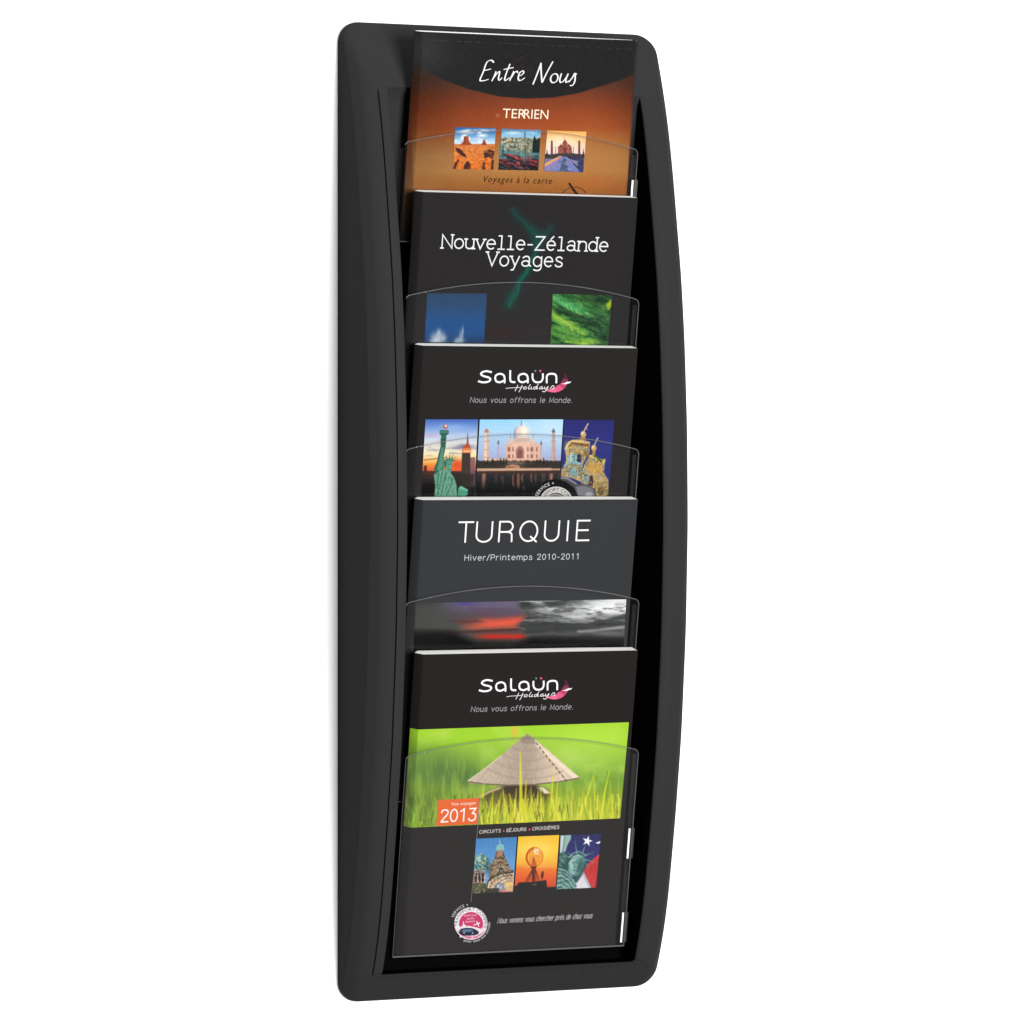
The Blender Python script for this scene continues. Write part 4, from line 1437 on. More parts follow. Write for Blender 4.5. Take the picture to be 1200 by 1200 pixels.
p.speck(p.pmask([(880, 960), (890, 780), (1030, 770), (1040, 960)], 2), [(120, 90, 50), (190, 180, 120), (70, 50, 30), (210, 170, 90)], 1.0, 1.0, 90, .6)
p.dabs(t1, [(70, 46, 26), (250, 222, 150), (206, 146, 60), (56, 110, 140), (40, 30, 26), (230, 190, 100)], 170, 18, 9, 581, .5)
p.dabs(t2, [(70, 46, 26), (244, 206, 120), (196, 134, 56), (60, 120, 140), (44, 32, 26), (226, 176, 86)], 170, 18, 9, 582, .5)
p.glow(590, 400, 26, 60, (250, 226, 160), .4)
p.glow(800, 470, 40, 40, (90, 56, 26), .5)
p.poly([(520, 725), (540, 722), (640, 760), (700, 800), (820, 810), (900, 860), (916, 960), (520, 960)], (70, 70, 74), 1, 1)
p.line([(524, 735), (600, 745), (690, 800)], 16, (150, 150, 158), .9, 1)
p.poly([(690, 830), (780, 820), (870, 850), (904, 940), (700, 945)], (124, 124, 130), .9, 3)
p.ell(830, 920, 40, 30, (176, 180, 186), .7, 1.5)
p.mix(np.clip((p.Y - 840) / 130, 0, 1) * np.clip((p.X - 1010) / 30, 0, 1), (10, 10, 12), .8)
p.done(label="printed photo of golden church towers against dark blue")
t = Ink(b3)
t.disc(650, 589.5, 28.5, 28, (14, 14, 14))
t.disc(651.5, 590, 20, 20, (206, 204, 200))
t.disc(651.5, 590.5, 13.5, 13.5, (104, 102, 98))
t.stroke_px([(642, 581.6), (650, 579.6), (660, 581.4)], .8, (180, 180, 176), True)
t.type("SERVICE +", None, None, 3.6, (226, 226, 226), on_arc=(651.5, 590, 23.2, 22.4, 158, 96), space=1.15)
t.type("TRANSPORT COMPRIS", None, None, 4.0, (24, 24, 24), on_arc=(651.5, 590, 14.6, 14.6, 196, -14))
t.done("badge")

# ================================================================== brochure 4: Turquie
C4 = (57, 58, 60)
b4 = Page(586.0, DTOP, HT, "dark grey brochure titled TURQUIE with a red sunset strip")
b4.make_cover(lambda x, v: C4)
t = Ink(b4)
SL = 0.0
px = [(538.5, 556.0), (559.3, 578.6), (586, 603.0), (610.6, 631.5), (639.3, 656.8), (666.2, 667.2), (676.8, 692.3)]
yb = lambda x: 635.4 - (x - 540) * 0.0155
for c, (xa, xb) in zip("TURQUIE", px):
    if c == 'I':
        t.text(c, PLAIN, (663.4, yb(664)), (665.4, yb(667)), 23.0, 1.85, WHITE)
    else:
        t.text(c, PLAIN, (xa - 2.0, yb(xa)), (xb - 2.6, yb(xb)), 23.0, 1.85, WHITE)
t.done("title_lettering")
t = Ink(b4)
t.text("Hiver/Printemps 2010-2011", PLAIN, (544.2, 656.8), (678.6, 655.0), 6.3, .74, (206, 208, 210), track=1.9)
t.done("subtitle_lettering")
p = Pic(b4, [(486.5, 706.6), (733.8, 702.2), (730.4, 762), (484.6, 764)], (490, 690, 4.8), 1.5)
p.grad([(60, (112, 112, 116)), (120, (120, 120, 122)), (180, (88, 88, 88)), (260, (84, 84, 84)), (300, (40, 40, 40)), (330, (10, 10, 10))])
rx = np.clip((p.X - 556 - 22 * np.sin(p.Y / 19)) / 46, 0, 1)
f = fbm(p.X / 150, p.Y / 22, 201, 5)
f2 = fbm(p.X / 60, p.Y / 14, 207, 4)
g = np.clip((f - .40) * 3.4, 0, 1)
dark, lite = np.array((52, 53, 53.)), np.array((196, 198, 198.))
cl = dark + (lite - dark) * (g * np.clip((300 - p.Y) / 240, 0.12, 1))[..., None]
p.mix(rx, cl)
p.glow(1040, 110, 200, 44, (250, 251, 251), 1.0)
p.glow(820, 120, 160, 30, (206, 208, 208), .6)
p.tex(30, 7, 1.6, 215, np.clip((p.X - 560) / 60, 0, 1) * np.clip((280 - p.Y) / 60, 0, 1))
p.glow(1130, 80, 90, 60, (248, 248, 248), .9)
p.glow(900, 160, 120, 12, (214, 214, 214), .7)
p.glow(700, 130, 60, 20, (170, 172, 172), .6)
p.mix(rx * np.clip((f2 - .54) * 6, 0, 1) * np.clip((p.Y - 60) / 60, 0, 1), (64, 64, 64), .7)
for q in ([(860, 62), (780, 66), (700, 76), (740, 104), (820, 92)], [(960, 190), (1060, 170), (1180, 134), (1180, 164), (1080, 186), (1000, 200)],
          [(590, 210), (760, 190), (960, 196), (1100, 214), (900, 236), (620, 250)]):
    p.poly(q, (60, 61, 61), .8, 3)
p.line([(900, 240), (1020, 232), (1175, 210)], 10, (206, 206, 206), .6, 3)
p.line([(960, 214), (1060, 206), (1175, 186)], 8, (70, 71, 71), .6, 2.5)
p.line([(640, 176), (780, 168), (980, 176)], 8, (150, 152, 152), .4, 2.5)
p.line([(600, 262), (760, 250), (900, 262)], 10, (110, 112, 112), .5, 3)
p.glow(1080, 250, 120, 20, (150, 150, 150), .5)
lx = 1 - rx
p.mix(lx, (74, 74, 72))
mcol = lx * np.clip((p.X - 100) / 160, 0, 1)
p.mix(mcol * np.clip(1 - abs(p.Y - 85) / 70, 0, 1), (112, 100, 132), .9)
p.mix(mcol * np.exp(-((p.Y - 82) / 14) ** 2) * np.exp(-((p.X - 250) / 90) ** 2), (74, 72, 132), .9)
p.mix(mcol * np.clip((f2 - .48) * 5, 0, 1) * np.exp(-((p.Y - 125) / 34) ** 2), (96, 74, 96), .9)
p.mix(mcol * np.exp(-((p.Y - 160) / 16) ** 2), (92, 70, 80), .6)
r1 = np.exp(-((p.Y - 192 + (p.X - 480) * .08) / 32) ** 2) * np.clip((p.X - 150 - p.Y * .3) / 200, 0, 1) * lx
p.mix(r1, (226, 88, 66), 1.0)
p.mix(r1 * np.clip((f - .5) * 5, 0, 1), (240, 104, 74), .8)
p.mix(lx * np.exp(-((p.Y - 268) / 16) ** 2) * np.clip((p.X - 280) / 120, 0, 1), (200, 44, 34), .95)
p.mix(lx * np.exp(-((p.Y - 236 + (p.X - 400) * .05) / 8) ** 2) * np.clip((p.X - 120) / 100, 0, 1), (70, 40, 40), .8)
p.poly([(170, 178), (330, 172), (360, 186), (250, 196)], (96, 56, 52), .7, 2)
p.poly([(420, 158), (560, 150), (575, 140), (575, 120), (480, 126)], (92, 78, 100), .7, 3)
p.mix(np.clip((p.Y - np.interp(p.X, [0, 200, 330, 560, 640, 1180], [216, 222, 272, 274, 248, 262])) / 52, 0, 1) ** 1.1, (5, 5, 5), .98)  # painted shade: strip fades to black above the brochure in front
p.mix(np.clip((150 - p.X) / 150, 0, 1) * np.clip(1 - (p.Y - 200) / 100, 0, 1), (70, 70, 68), .8)
p.mix(np.clip((p.Y - 215) / 60, 0, 1) * np.clip((240 - p.X) / 120, 0, 1), (14, 14, 14), .9)  # same painted shade deepened at the lower left
p.mix(np.clip((110 - p.Y) / 40, 0, 1) * np.clip((130 - p.X) / 90, 0, 1), C4, .9)
p.done(label="printed photo of red and grey evening clouds")

# ================================================================== brochure 5: rice field, year 2013
C5 = (41, 37, 37)
b5 = Page(767.0, DTOP, HT, "brochure showing a straw hat in a green rice field and the year 2013")


def cover5(x, v):
    return C5


b5.make_cover(cover5)
letterhead(b5, 1.0, 360.8, -0.028)
Z5 = (470, 840, 4.444)
p = Pic(b5, [(480.6, 855.2), (736.9, 846.3), (726.6, 958.8), (474.0, 970.2)], Z5, 2.0)
p.grad([(20, (156, 204, 48)), (110, (160, 208, 56)), (220, (146, 190, 60)), (330, (120, 160, 56)), (430, (150, 172, 48)), (560, (150, 176, 44))])
n = fbm(p.X / 110, p.Y / 90, 301, 4)
p.mix(np.clip((n - .5) * 4, 0, 1), (186, 216, 92), .6)
p.glow(1000, 120, 240, 110, (182, 222, 76), .7)
p.glow(880, 230, 130, 60, (190, 220, 110), .5)
p.glow(190, 270, 180, 90, (84, 118, 58), .9)
p.glow(330, 320, 120, 60, (78, 112, 56), .8)
p.glow(110, 200, 120, 60, (110, 150, 60), .6)
p.glow(120, 420, 160, 80, (92, 124, 48), .7)
p.glow(590, 75, 14, 30, (232, 176, 60), .9)
p.mix(np.clip((fbm(p.X / 20, p.Y / 120, 305, 3) - .5) * 4, 0, 1) * np.clip((p.Y - 150) / 120, 0, 1), (176, 206, 80), .35)
blades = []
for i in range(150):
    bx = RNG.uniform(20, 1180)
    by = RNG.uniform(500, 585)
    hgt = RNG.uniform(90, 250)
    lean = RNG.uniform(-30, 50)
    c = [(152, 182, 54), (122, 158, 50), (188, 204, 66), (98, 134, 48)][RNG.integers(4)]
    if bx < 380:
        c = [(112, 146, 54), (90, 124, 48), (140, 168, 60)][RNG.integers(3)]
    p.line([(bx, by), (bx + lean * .3, by - hgt * .55), (bx + lean, by - hgt)], 13, c, .55, 2.2, True)
# shoulders and shaded head under the hat
p.poly([(400, 425), (470, 385), (530, 362), (600, 352), (700, 356), (760, 378), (780, 410), (740, 470), (640, 520), (520, 500), (430, 470)], (78, 62, 40), .8, 6)
p.line([(402, 420), (460, 390), (530, 364)], 9, (206, 178, 150), .9, 1)
p.poly([(700, 366), (740, 368), (776, 396), (752, 400), (712, 382)], (240, 226, 206), .95, 1.4)
p.poly([(520, 366), (560, 350), (700, 350), (735, 392), (706, 425), (640, 446), (566, 425)], (58, 44, 34), .8, 5)
p.mix(np.clip((p.Y - 400 - 60 * (fbm(p.X / 16, p.Y / 90, 333, 3) - .5)) / 130, 0, 1) * np.clip((p.X - 380) / 60, 0, 1), (190, 198, 56), .62)
for i in range(120):
    bx = RNG.uniform(400, 1140)
    hgt = RNG.uniform(60, 170)
    lean = RNG.uniform(-26, 34)
    c = [(204, 206, 58), (168, 186, 50), (224, 222, 84), (136, 152, 42)][RNG.integers(4)]
    p.line([(bx, 575 - bx * .042), (bx + lean * .3, 575 - hgt * .5 - bx * .042), (bx + lean, 575 - hgt - bx * .042)], 15, c, .42, 2.4, True)
# hat
HAT = [(657, 86), (700, 118), (780, 186), (860, 258), (924, 312), (918, 322), (820, 340), (700, 354), (560, 358), (440, 352), (352, 344), (344, 334), (420, 280), (520, 202), (600, 132)]
hm = p.pmask(HAT, .9)
hc = np.zeros_like(p.C)
sh = np.interp(p.X + (p.Y - 88) * .0, [344, 480, 600, 657, 720, 800, 924], [0.94, 0.90, 0.83, .80, .90, 1.02, 1.06])
hc[:] = np.array((222, 199, 178.))
hc *= sh[..., None]
p.mix(hm, hc)
p.tex(14, 1.6, 3.5, 311, hm, (1, .95, .9))
ang = np.arctan2(p.X - 657, p.Y - 60)
p.mix(hm * (np.sin(ang * 90) > .3) * .6, (150, 128, 112), .22)
for rr in (90, 140, 190, 235):
    p.mix(hm * np.exp(-((np.hypot((p.X - 657) * .72, (p.Y - 88)) - rr) / 5) ** 2), (160, 134, 118), .35)
p.mix(p.pmask([(657, 88), (690, 116), (700, 140), (640, 140), (616, 128)], 1), (150, 132, 118), .7)
p.poly([(700, 122), (924, 312), (900, 318), (760, 210), (700, 150)], (250, 232, 206), .75, 2.2)
for i in range(10):
    k = i / 9
    p.line([(704 + 150 * k, 136 + 190 * k), (710 + 152 * k, 146 + 190 * k)], 7, (112, 92, 74), .9)
p.line([(346, 338), (440, 350), (560, 356), (700, 352), (820, 338), (920, 320)], 7, (116, 94, 80), .9)
p.line([(348, 334), (420, 281), (520, 204)], 6, (240, 224, 200), .6)
fr = [(590, 520, 600, 372, 14), (545, 520, 530, 376, 14), (680, 520, 676, 366, 14), (735, 520, 724, 372, 14), (705, 520, 712, 384, 12), (575, 540, 566, 400, 14), (625, 560, 620, 180, 26), (640, 560, 652, 330, 22), (470, 560, 478, 390, 18), (500, 560, 520, 400, 18), (560, 540, 540, 430, 14), (600, 550, 560, 400, 14),
      (655, 560, 690, 400, 20), (700, 555, 716, 390, 18), (780, 550, 792, 270, 18), (800, 560, 816, 330, 16), (850, 560, 830, 420, 20), (820, 540, 812, 400, 14), (880, 550, 900, 380, 16),
      (940, 550, 1000, 310, 24), (930, 550, 960, 420, 18), (1010, 545, 1004, 300, 14), (1040, 540, 1084, 280, 18), (1100, 540, 1086, 330, 14), (1060, 540, 1090, 410, 18), (990, 550, 984, 420, 14),
      (270, 440, 262, 300, 14), (285, 440, 286, 280, 13), (300, 430, 326, 360, 14), (100, 540, 106, 380, 18), (90, 550, 126, 370, 14), (60, 560, 80, 470, 14), (150, 560, 168, 440, 14),
      (370, 430, 366, 360, 10), (425, 420, 432, 346, 9), (450, 545, 470, 420, 14), (745, 545, 740, 420, 14), (40, 570, 30, 500, 14), (130, 555, 150, 470, 12), (1130, 535, 1140, 430, 14)]
for bx, by, tx, ty, w_ in fr:
    c = (222, 216, 52) if bx > 390 else (140, 172, 58)
    c = tuple(q + RNG.integers(-14, 14) for q in c)
    p.line([(bx, by), ((bx + tx) / 2 - (tx - bx) * .12, (by + ty) / 2), (tx, ty)], w_, c, .82, 1.6, True)
for i in range(90):
    bx = RNG.uniform(400, 1130)
    hgt = RNG.uniform(30, 110)
    lean = RNG.uniform(-24, 26)
    c = [(232, 226, 70), (196, 204, 50), (150, 170, 44), (110, 128, 40), (214, 220, 90)][RNG.integers(5)]
    p.line([(bx, 568 - (bx - 20) * .042), (bx + lean, 568 - hgt - (bx - 20) * .042)], 10, c, .5, 1.6, True)
p.dabs([(390, 480), (1140, 440), (1138, 528), (390, 562)], [(96, 96, 34), (74, 70, 30), (120, 126, 40)], 46, 60, 6, 611, .55, 1.6, .25)
p.dabs([(390, 440), (1140, 400), (1138, 528), (390, 562)], [(240, 234, 96), (226, 228, 70)], 70, 70, 7, 612, .6, 1.55, .25)
p.dabs([(30, 420), (390, 400), (390, 560), (20, 575)], [(66, 92, 40), (160, 184, 80), (84, 108, 46)], 60, 60, 8, 613, .45, 1.5, .3)
for i in range(40):
    bx = RNG.uniform(30, 400)
    hgt = RNG.uniform(30, 120)
    lean = RNG.uniform(-14, 30)
    p.line([(bx, 576 - bx * .042), (bx + lean, 576 - hgt - bx * .042)], 8, [(150, 172, 64), (80, 110, 44), (120, 150, 50)][RNG.integers(3)], .5, 1.4, True)
p.done(label="printed photo of a conical straw hat in a rice field")
t = Ink(b5)
t.fill([(513.4, 937.4), (561.2, 935.0), (559.6, 965.4), (511.0, 967.8)], (232, 106, 52))
t.stroke_px([(561.4, 934.5), (559.8, 966), (556.4, 1010), (551.6, 1057)], .7, (120, 116, 112))
t.type("Vos voyages", (528.3, 943.9), (557.0, 942.3), 3.7, (255, 236, 222))
t.text("2013", PLAIN, (516.2, 963.3), (557.0, 961.2), 14.2, 1.6, (255, 246, 240), track=1.1)
t.done("year_label")
t = Ink(b5)
t.text("CIRCUITS", PLAIN, (561.4, 976.6), (586.2, 975.0), 3.6, .6, (220, 214, 212), track=1.9)
t.text("SÉJOURS", PLAIN, (593, 974.7), (616.2, 973.2), 3.6, .6, (220, 214, 212), track=1.8)
t.text("CROISIÈRES", PLAIN, (623.4, 972.8), (654.8, 970.8), 3.6, .6, (220, 214, 212), track=1.8)
t.disc(589.8, 973.3, .9, .9, (200, 120, 110), 12)
t.disc(620, 971.8, 1.2, 1.2, (220, 80, 80), 12)
t.done("subtitle_lettering")
Z6 = (545, 970, 7.273)
p = Pic(b5, [(557.7, 982.6), (605.5, 980.7), (600.7, 1044.9), (553.5, 1047)], Z6, 2.2)
p.grad([(70, (70, 130, 190)), (250, (92, 152, 208)), (420, (120, 170, 214)), (560, (120, 150, 190))])
def church(pp):
    pp.poly([(200, 560), (206, 330), (240, 280), (262, 210), (300, 160), (330, 220), (340, 260), (372, 320), (404, 400), (400, 560)], (92, 72, 58))
    pp.speck(pp.pmask([(190, 560), (206, 340), (240, 280), (262, 220), (330, 220), (372, 320), (410, 400), (400, 560)]), [(62, 50, 44), (124, 98, 74), (196, 172, 130), (84, 66, 56), (150, 112, 84)], .9, .9, 401, .9)
    pp.ell(296, 170, 34, 30, (110, 180, 186))
    pp.speck(pp.pmask([(264, 190), (270, 150), (296, 134), (330, 150), (332, 190)]), [(70, 140, 160), (180, 214, 190), (96, 170, 180), (220, 226, 200)], .6, .6, 402, .8)
    pp.line([(294, 140), (292, 104)], 6, (206, 190, 130))
    pp.poly([(276, 240), (270, 190), (320, 190), (316, 240)], (176, 130, 100))
    pp.ell(140, 300, 74, 72, (88, 150, 162))
    pp.speck(pp.pmask([(66, 300), (90, 240), (140, 226), (196, 260), (214, 320), (190, 370), (80, 360)]), [(60, 120, 140), (196, 206, 150), (90, 160, 170), (40, 84, 100), (226, 226, 180)], .7, .7, 403, .9)
    pp.line([(136, 236), (134, 216)], 8, (206, 176, 90))
    pp.poly([(62, 560), (70, 370), (110, 355), (166, 380), (170, 470), (150, 560)], (150, 120, 106))
    for ax in (92, 122, 150):
        pp.poly([(ax - 12, 460), (ax - 12, 400), (ax, 380), (ax + 12, 400), (ax + 12, 460)], (52, 40, 42))
        pp.line([(ax + 14, 470), (ax + 14, 400)], 7, (232, 224, 212))
    pp.speck(pp.pmask([(56, 560), (64, 470), (180, 470), (190, 560)]), [(50, 46, 44), (90, 96, 60), (130, 110, 90)], .9, .9, 404, .9)
    pp.poly([(180, 520), (190, 450), (240, 400), (320, 370), (412, 358), (408, 390), (320, 404), (250, 440), (220, 520)], (66, 60, 56))
    pp.poly([(186, 520), (200, 460), (260, 415), (340, 392), (412, 384), (404, 545), (300, 540)], (222, 206, 176))
    pp.speck(pp.pmask([(196, 520), (214, 466), (270, 430), (340, 408), (410, 398), (404, 540), (300, 535)]), [(190, 120, 60), (240, 226, 200), (226, 170, 90), (120, 130, 170), (236, 200, 150)], .9, .7, 405, .85)
    pp.ell(290, 500, 44, 30, (120, 150, 206), .9)
    pp.ell(290, 502, 22, 16, (230, 226, 220), .9)
    pp.ell(375, 480, 34, 26, (240, 210, 130), .8)
    pp.poly([(280, 545), (300, 530), (405, 534), (403, 548)], (214, 110, 130), .8)
    pp.poly([(262, 370), (270, 330), (310, 308), (346, 330), (356, 370)], (196, 180, 150), .8)
    pp.poly([(284, 372), (290, 344), (312, 334), (332, 350), (336, 372)], (56, 46, 44), .9)
    pp.poly([(130, 562), (140, 516), (290, 512), (286, 556)], (62, 58, 48), .95)
church(p)
p.dabs([(205, 540), (212, 340), (245, 285), (262, 225), (330, 225), (365, 320), (404, 395), (404, 420), (250, 440)], [(52, 42, 38), (36, 30, 30), (170, 140, 104), (206, 186, 150), (110, 80, 60)], 260, 16, 6, 451, .8)
for y_ in (256, 282, 312):
    for x_ in range(int(262 - (y_ - 256) * .5), int(336 + (y_ - 256) * .6), 16):
        p.line([(x_, y_), (x_, y_ + 12)], 6, (44, 34, 32), .75, .5)
p.line([(232, 300), (300, 268), (352, 304)], 5, (214, 196, 160), .7, .6)
p.line([(214, 350), (300, 306), (392, 366)], 5, (190, 170, 138), .7, .6)
p.dabs([(66, 300), (90, 240), (140, 226), (196, 260), (214, 320), (190, 370), (80, 360)], [(36, 92, 120), (230, 226, 180), (70, 150, 170), (30, 60, 80), (200, 180, 90)], 110, 14, 8, 452, .8, .8, .3)
p.glow(110, 262, 24, 22, (214, 236, 236), .6)
p.glow(190, 340, 26, 50, (30, 60, 76), .6)
p.dabs([(196, 520), (214, 466), (270, 430), (340, 408), (410, 398), (404, 540), (300, 535)], [(96, 62, 44), (240, 226, 200), (206, 120, 60), (80, 92, 140), (236, 190, 110), (60, 48, 44)], 90, 14, 6, 453, .6)
p.glow(330, 450, 60, 26, (236, 222, 196), .5)
p.glow(370, 500, 34, 30, (244, 206, 120), .6)
for r_ in (150, 118, 92):
    p.line([(400 + r_ * 1.3 * math.cos(q_), 540 + r_ * .95 * math.sin(q_)) for q_ in np.linspace(-math.pi, -math.pi * .5, 12)], 6, (72, 54, 48), .7, .6)
p.dabs([(56, 560), (64, 470), (180, 470), (190, 560)], [(30, 30, 28), (120, 130, 80), (170, 150, 120), (60, 66, 44)], 70, 12, 6, 454, .8)
p.dabs([(62, 470), (70, 375), (110, 355), (166, 380), (170, 470)], [(90, 70, 64), (220, 206, 190), (50, 40, 40)], 50, 12, 5, 455, .6)
p.tex(14, .8, .8, 410)
p.done(label="printed photo of a church with patterned onion domes")
p = Pic(b5, [(607.2, 980.2), (655, 978.3), (650.6, 1040.6), (602.6, 1042.6)], Z6, 2.2)
p.grad([(60, (246, 190, 50)), (180, (252, 206, 70)), (300, (250, 176, 60)), (318, (240, 160, 62)), (330, (238, 132, 50)), (420, (232, 100, 52)), (520, (206, 76, 48))])
p.glow(608, 200, 120, 90, (255, 226, 110), .8)
p.ell(592, 246, 76, 84, (244, 150, 50), .55, 1)
p.ell(608, 200, 22, 22, (255, 254, 236), 1, 2)
for k in (0.25, .55, .85):
    n_ = 24
    p.line([(592 + 74 * k * math.cos(a_ * 2 * math.pi / n_), 246 + 84 * math.sin(a_ * 2 * math.pi / n_)) for a_ in range(n_ + 1)], 4, (206, 96, 30), .55, .6)
for yy in (205, 246, 290):
    p.line([(524, yy), (660, yy)], 3, (206, 96, 30), .5, .6)
p.line([(575, 172), (546, 190), (524, 226), (520, 268), (538, 306), (572, 332)], 15, (186, 78, 30), .95, .8)
p.line([(640, 190), (662, 230), (656, 280), (626, 318), (596, 336)], 6, (214, 116, 40), .7, .8)
p.dabs([(530, 200), (592, 176), (656, 210), (650, 290), (592, 330), (536, 290)], [(206, 104, 36), (255, 206, 96), (236, 150, 50)], 60, 22, 4, 571, .5)
p.glow(700, 330, 200, 10, (255, 200, 96), .5)
p.poly([(566, 320), (572, 260), (584, 246), (594, 262), (606, 322)], (190, 80, 36), .85)
p.poly([(552, 330), (610, 322), (598, 356), (588, 470), (566, 470), (568, 356)], (96, 44, 30), .95)
for x0_, x1_ in ((566, 500), (570, 516), (574, 534), (592, 600), (598, 620), (602, 640)):
    p.line([(x0_, 360), (x1_, 476)], 6, (92, 42, 30), .9, .7)
p.poly([(642, 416), (650, 376), (662, 364), (670, 384), (664, 424), (650, 430)], (86, 42, 30), .95)
p.line([(654, 424), (656, 450)], 5, (86, 42, 30))
p.poly([(415, 530), (420, 500), (446, 482), (452, 464), (560, 462), (640, 452), (690, 442), (694, 484), (700, 520), (770, 505), (770, 530)], C5, 1, 1)
p.poly([(700, 470), (772, 466), (768, 512), (700, 512)], (214, 84, 58), .8, 1.5)
p.mix(np.clip((p.Y + (p.X - 420) * .04 - 508) / 14, 0, 1), C5)
p.line([(578, 484), (604, 482)], 5, (150, 146, 140))
p.done(label="printed photo of a globe monument against an orange sun")
p = Pic(b5, [(656.7, 978.5), (703.9, 976.8), (698.2, 1039.8), (651.6, 1041.8)], Z6, 2.2)
p.grad([(50, (46, 46, 96)), (200, (52, 52, 110)), (320, (60, 60, 110)), (520, (70, 70, 100))])
p.tex(12, 1.6, 3, 500)
p.poly([(1050, 300), (1142, 220), (1150, 220), (1112, 512), (1076, 512), (1000, 360)], (206, 62, 60))
p.poly([(1140, 225), (1155, 210), (1116, 512), (1100, 512)], (160, 40, 50), .8)
p.poly([(930, 520), (950, 430), (1000, 360), (1070, 512)], (226, 224, 228))
p.poly([(990, 380), (1006, 370), (1072, 505), (1050, 512)], (184, 180, 192), .8)
st = [(1040 + (46 if k % 2 == 0 else 18) * math.sin(math.pi * k / 5 + .25), 112 - (46 if k % 2 == 0 else 18) * math.cos(math.pi * k / 5 + .25)) for k in range(10)]
p.poly(st, (246, 248, 255))
p.poly([(1108, 126), (1150, 112), (1150, 128), (1130, 136)], (236, 240, 250))
gA, gB, gC = (104, 152, 146), (48, 86, 84), (168, 204, 196)
p.poly([(806, 220), (812, 66), (900, 58), (900, 90), (868, 150), (850, 210)], (150, 184, 176))
p.poly([(812, 66), (840, 64), (826, 200), (808, 210)], (214, 226, 220), .8)
p.poly([(772, 525), (800, 220), (850, 200), (880, 240), (880, 320), (872, 380), (920, 430), (950, 520)], gB)
p.speck(p.pmask([(772, 525), (790, 340), (830, 350), (880, 400), (926, 440), (950, 520)]), [gB, gA, gC, (60, 104, 100), gA], 2.6, .9, 505, .95)
p.poly([(800, 330), (806, 220), (850, 215), (862, 260), (830, 330)], (70, 110, 106), .9)
for a_, b_ in (((950, 216), (934, 108)), ((1000, 206), (1026, 140)), ((1020, 236), (1096, 206)), ((1024, 270), (1110, 292)), ((906, 236), (866, 206)), ((1020, 300), (1060, 340)), ((900, 250), (846, 240))):
    p.line([a_, b_], 14, (96, 140, 134), .95, .8, True)
p.poly([(872, 370), (880, 290), (912, 236), (960, 212), (1010, 232), (1024, 280), (1006, 340), (960, 410), (912, 408)], (92, 136, 130))
p.poly([(880, 300), (912, 240), (962, 222), (1000, 246), (960, 262), (916, 290), (896, 340)], gC, .75, 1.4)
p.poly([(886, 380), (896, 310), (930, 280), (960, 290), (950, 350), (920, 400)], (140, 182, 172), .9, 1.2)
p.line([(912, 300), (930, 292)], 7, gB)
p.line([(944, 294), (960, 300)], 7, gB)
p.line([(934, 300), (926, 336), (936, 338)], 5, gB, .9)
p.line([(908, 360), (934, 360)], 7, gB)
p.poly([(960, 410), (1006, 340), (1022, 290), (1030, 330), (990, 410), (950, 470), (920, 430)], gB, .9)
p.line([(888, 270), (920, 236), (966, 220), (1012, 246)], 8, (56, 92, 90), .8)
p.line([(880, 252), (920, 214), (968, 200), (1030, 232)], 8, (150, 190, 180), .8)
p.line([(884, 284), (904, 262), (960, 246), (1014, 262)], 5, (60, 100, 98), .7)
p.glow(905, 330, 14, 36, (176, 212, 202), .7)
p.glow(975, 350, 30, 50, (52, 92, 90), .7)
p.glow(925, 384, 18, 10, (150, 192, 182), .6)
p.dabs([(960, 300), (1010, 250), (1026, 290), (990, 400), (955, 420)], [(44, 82, 80), (110, 154, 146), (34, 66, 66)], 60, 26, 5, 561, .7, 1.9, .4)
for q_ in ([(776, 380), (830, 372), (890, 420), (940, 480)], [(774, 420), (826, 410), (880, 452), (930, 520)], [(774, 462), (820, 450), (870, 490), (900, 524)], [(800, 350), (850, 362), (910, 416)],
           [(774, 500), (816, 486), (850, 524)]):
    p.line([(x_ + 2, y_ + 12) for x_, y_ in q_], 13, (30, 62, 62), .8, 1.1)
    p.line(q_, 12, (150, 190, 182), .8, 1.0)
p.dabs([(774, 525), (790, 340), (830, 350), (880, 400), (926, 440), (950, 520)], [gB, gA, gC, (36, 68, 68)], 90, 30, 6, 562, .6, .7, .4)
p.dabs([(800, 330), (806, 215), (870, 205), (872, 300), (830, 340)], [(60, 98, 96), (130, 170, 162), (36, 66, 66)], 40, 24, 7, 563, .6, 1.2, .4)
p.line([(846, 70), (838, 140), (826, 210)], 12, (90, 128, 124), .6, 1)
p.dabs([(1000, 360), (1142, 225), (1112, 512), (1080, 512)], [(170, 44, 48), (226, 90, 84), (150, 34, 44)], 40, 60, 8, 564, .4, 1.75, .2)
p.tex(12, 1.0, 1.0, 506)
p.done(label="printed photo of a green statue's head before a flag")
# round badge
t = Ink(b5)
cx, cy = 551.3, 1081.8
t.disc(cx, cy, 19.4, 19.0, (250, 244, 246))
t.disc(cx + .2, cy + .4, 14.2, 14.0, (206, 58, 112))


def in_disc(pts, r=18.4):
    out = []
    for x, y in pts:
        d = math.hypot(x - cx, y - cy)
        if d > r:
            x, y = cx + (x - cx) * r / d, cy + (y - cy) * r / d
        out.append((x, y))
    return out


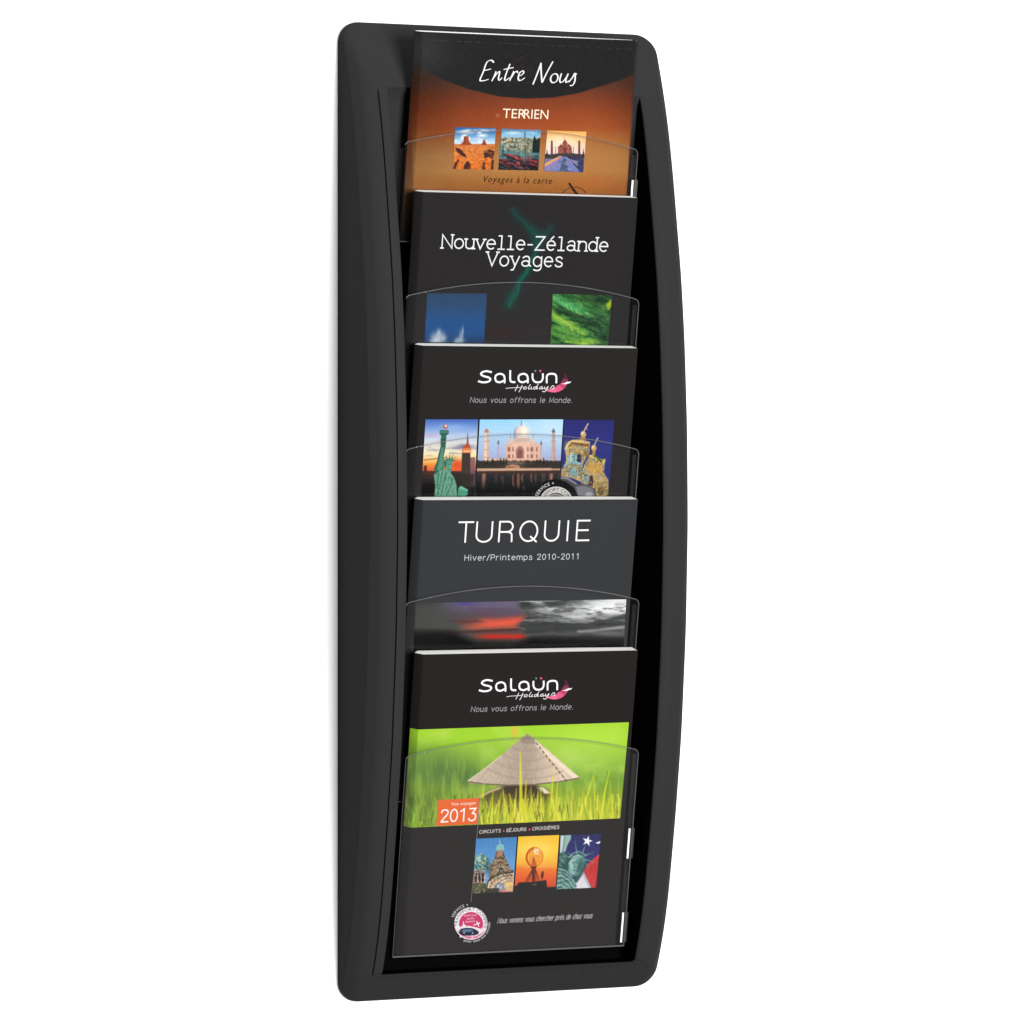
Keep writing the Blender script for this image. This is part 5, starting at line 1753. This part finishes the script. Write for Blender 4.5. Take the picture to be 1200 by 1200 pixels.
t.fill(in_disc([(530, 1088), (538, 1085.5), (548, 1084.5), (556, 1086), (563, 1088), (571, 1084), (569, 1092), (564, 1097), (557, 1100), (548, 1100.5), (540, 1097.5), (534, 1092)]), (246, 226, 234))
t.fill(in_disc([(533, 1090), (536, 1092), (544, 1096.5), (556, 1097), (564, 1093), (570, 1090), (566, 1096), (558, 1100), (548, 1100.4), (538, 1097)]), (226, 120, 160))
t.fill([(537.4, 1094), (537.8, 1089.8), (540, 1087.8), (546, 1086.7), (553, 1087.2), (557.6, 1089.2), (560.6, 1091.4), (560.2, 1094.2), (554, 1096.2), (543, 1096.2)], (36, 40, 58))
t.fill([(540.4, 1091.2), (541.6, 1089.0), (546.4, 1088.2), (552.6, 1088.7), (554.6, 1090.6), (548, 1091.8)], (86, 118, 152))
t.disc(543.4, 1092.6, 1.0, 1.0, (170, 186, 200), 12)
t.disc(553.4, 1093.0, 1.0, 1.0, (150, 168, 186), 12)
t.stroke_px([(538.6, 1095.5), (539.2, 1098)], 1.3, (240, 225, 230))
t.stroke_px([(552.6, 1096.0), (553.0, 1098.5)], 1.3, (240, 225, 230))
t.stroke_px([(542.4, 1085.2), (542.4, 1079.8)], .9, (250, 235, 240))
t.fill([(540.6, 1085.4), (543.2, 1082), (545.8, 1085.2)], (250, 232, 240))
t.stroke_px([(554.8, 1083.6), (561.6, 1081.2)], 1.0, WHITE)
t.stroke_px([(558, 1079.4), (559.4, 1082), (560.6, 1085)], .9, WHITE)
t.type("NOUS VOUS", (543.2, 1073.6), (558, 1072.8), 2.0, (252, 222, 234))
t.type("ALLONS", (546.6, 1077.2), (555, 1076.7), 2.0, (252, 222, 234))
t.type("DEVANT", (544.8, 1081), (556, 1080.2), 2.0, (252, 222, 234))
t.type("TRANSPORT COMPRIS", None, None, 3.9, (44, 22, 32), on_arc=(cx, cy, 15.2, 14.8, 192, -18))
t.type("SERVICE +", None, None, 3.0, (232, 226, 226), on_arc=(cx, cy, 21.4, 20.8, 160, 98), space=1.2)
t.type("pour tous nos circuits", None, None, 3.0, (226, 220, 220), on_arc=(cx, cy, 22.6, 22.2, 248, 364))
t.done("badge")
SCR = dict(PLAIN)
t = Ink(b5)
t.text("Nous venons vous chercher près de chez vous", SCR, (582.2, 1081.6), (692.8, 1075.2), 6.2, 0.46, (220, 216, 214), track=1.5, slant=.45)
t.done("slogan_lettering")
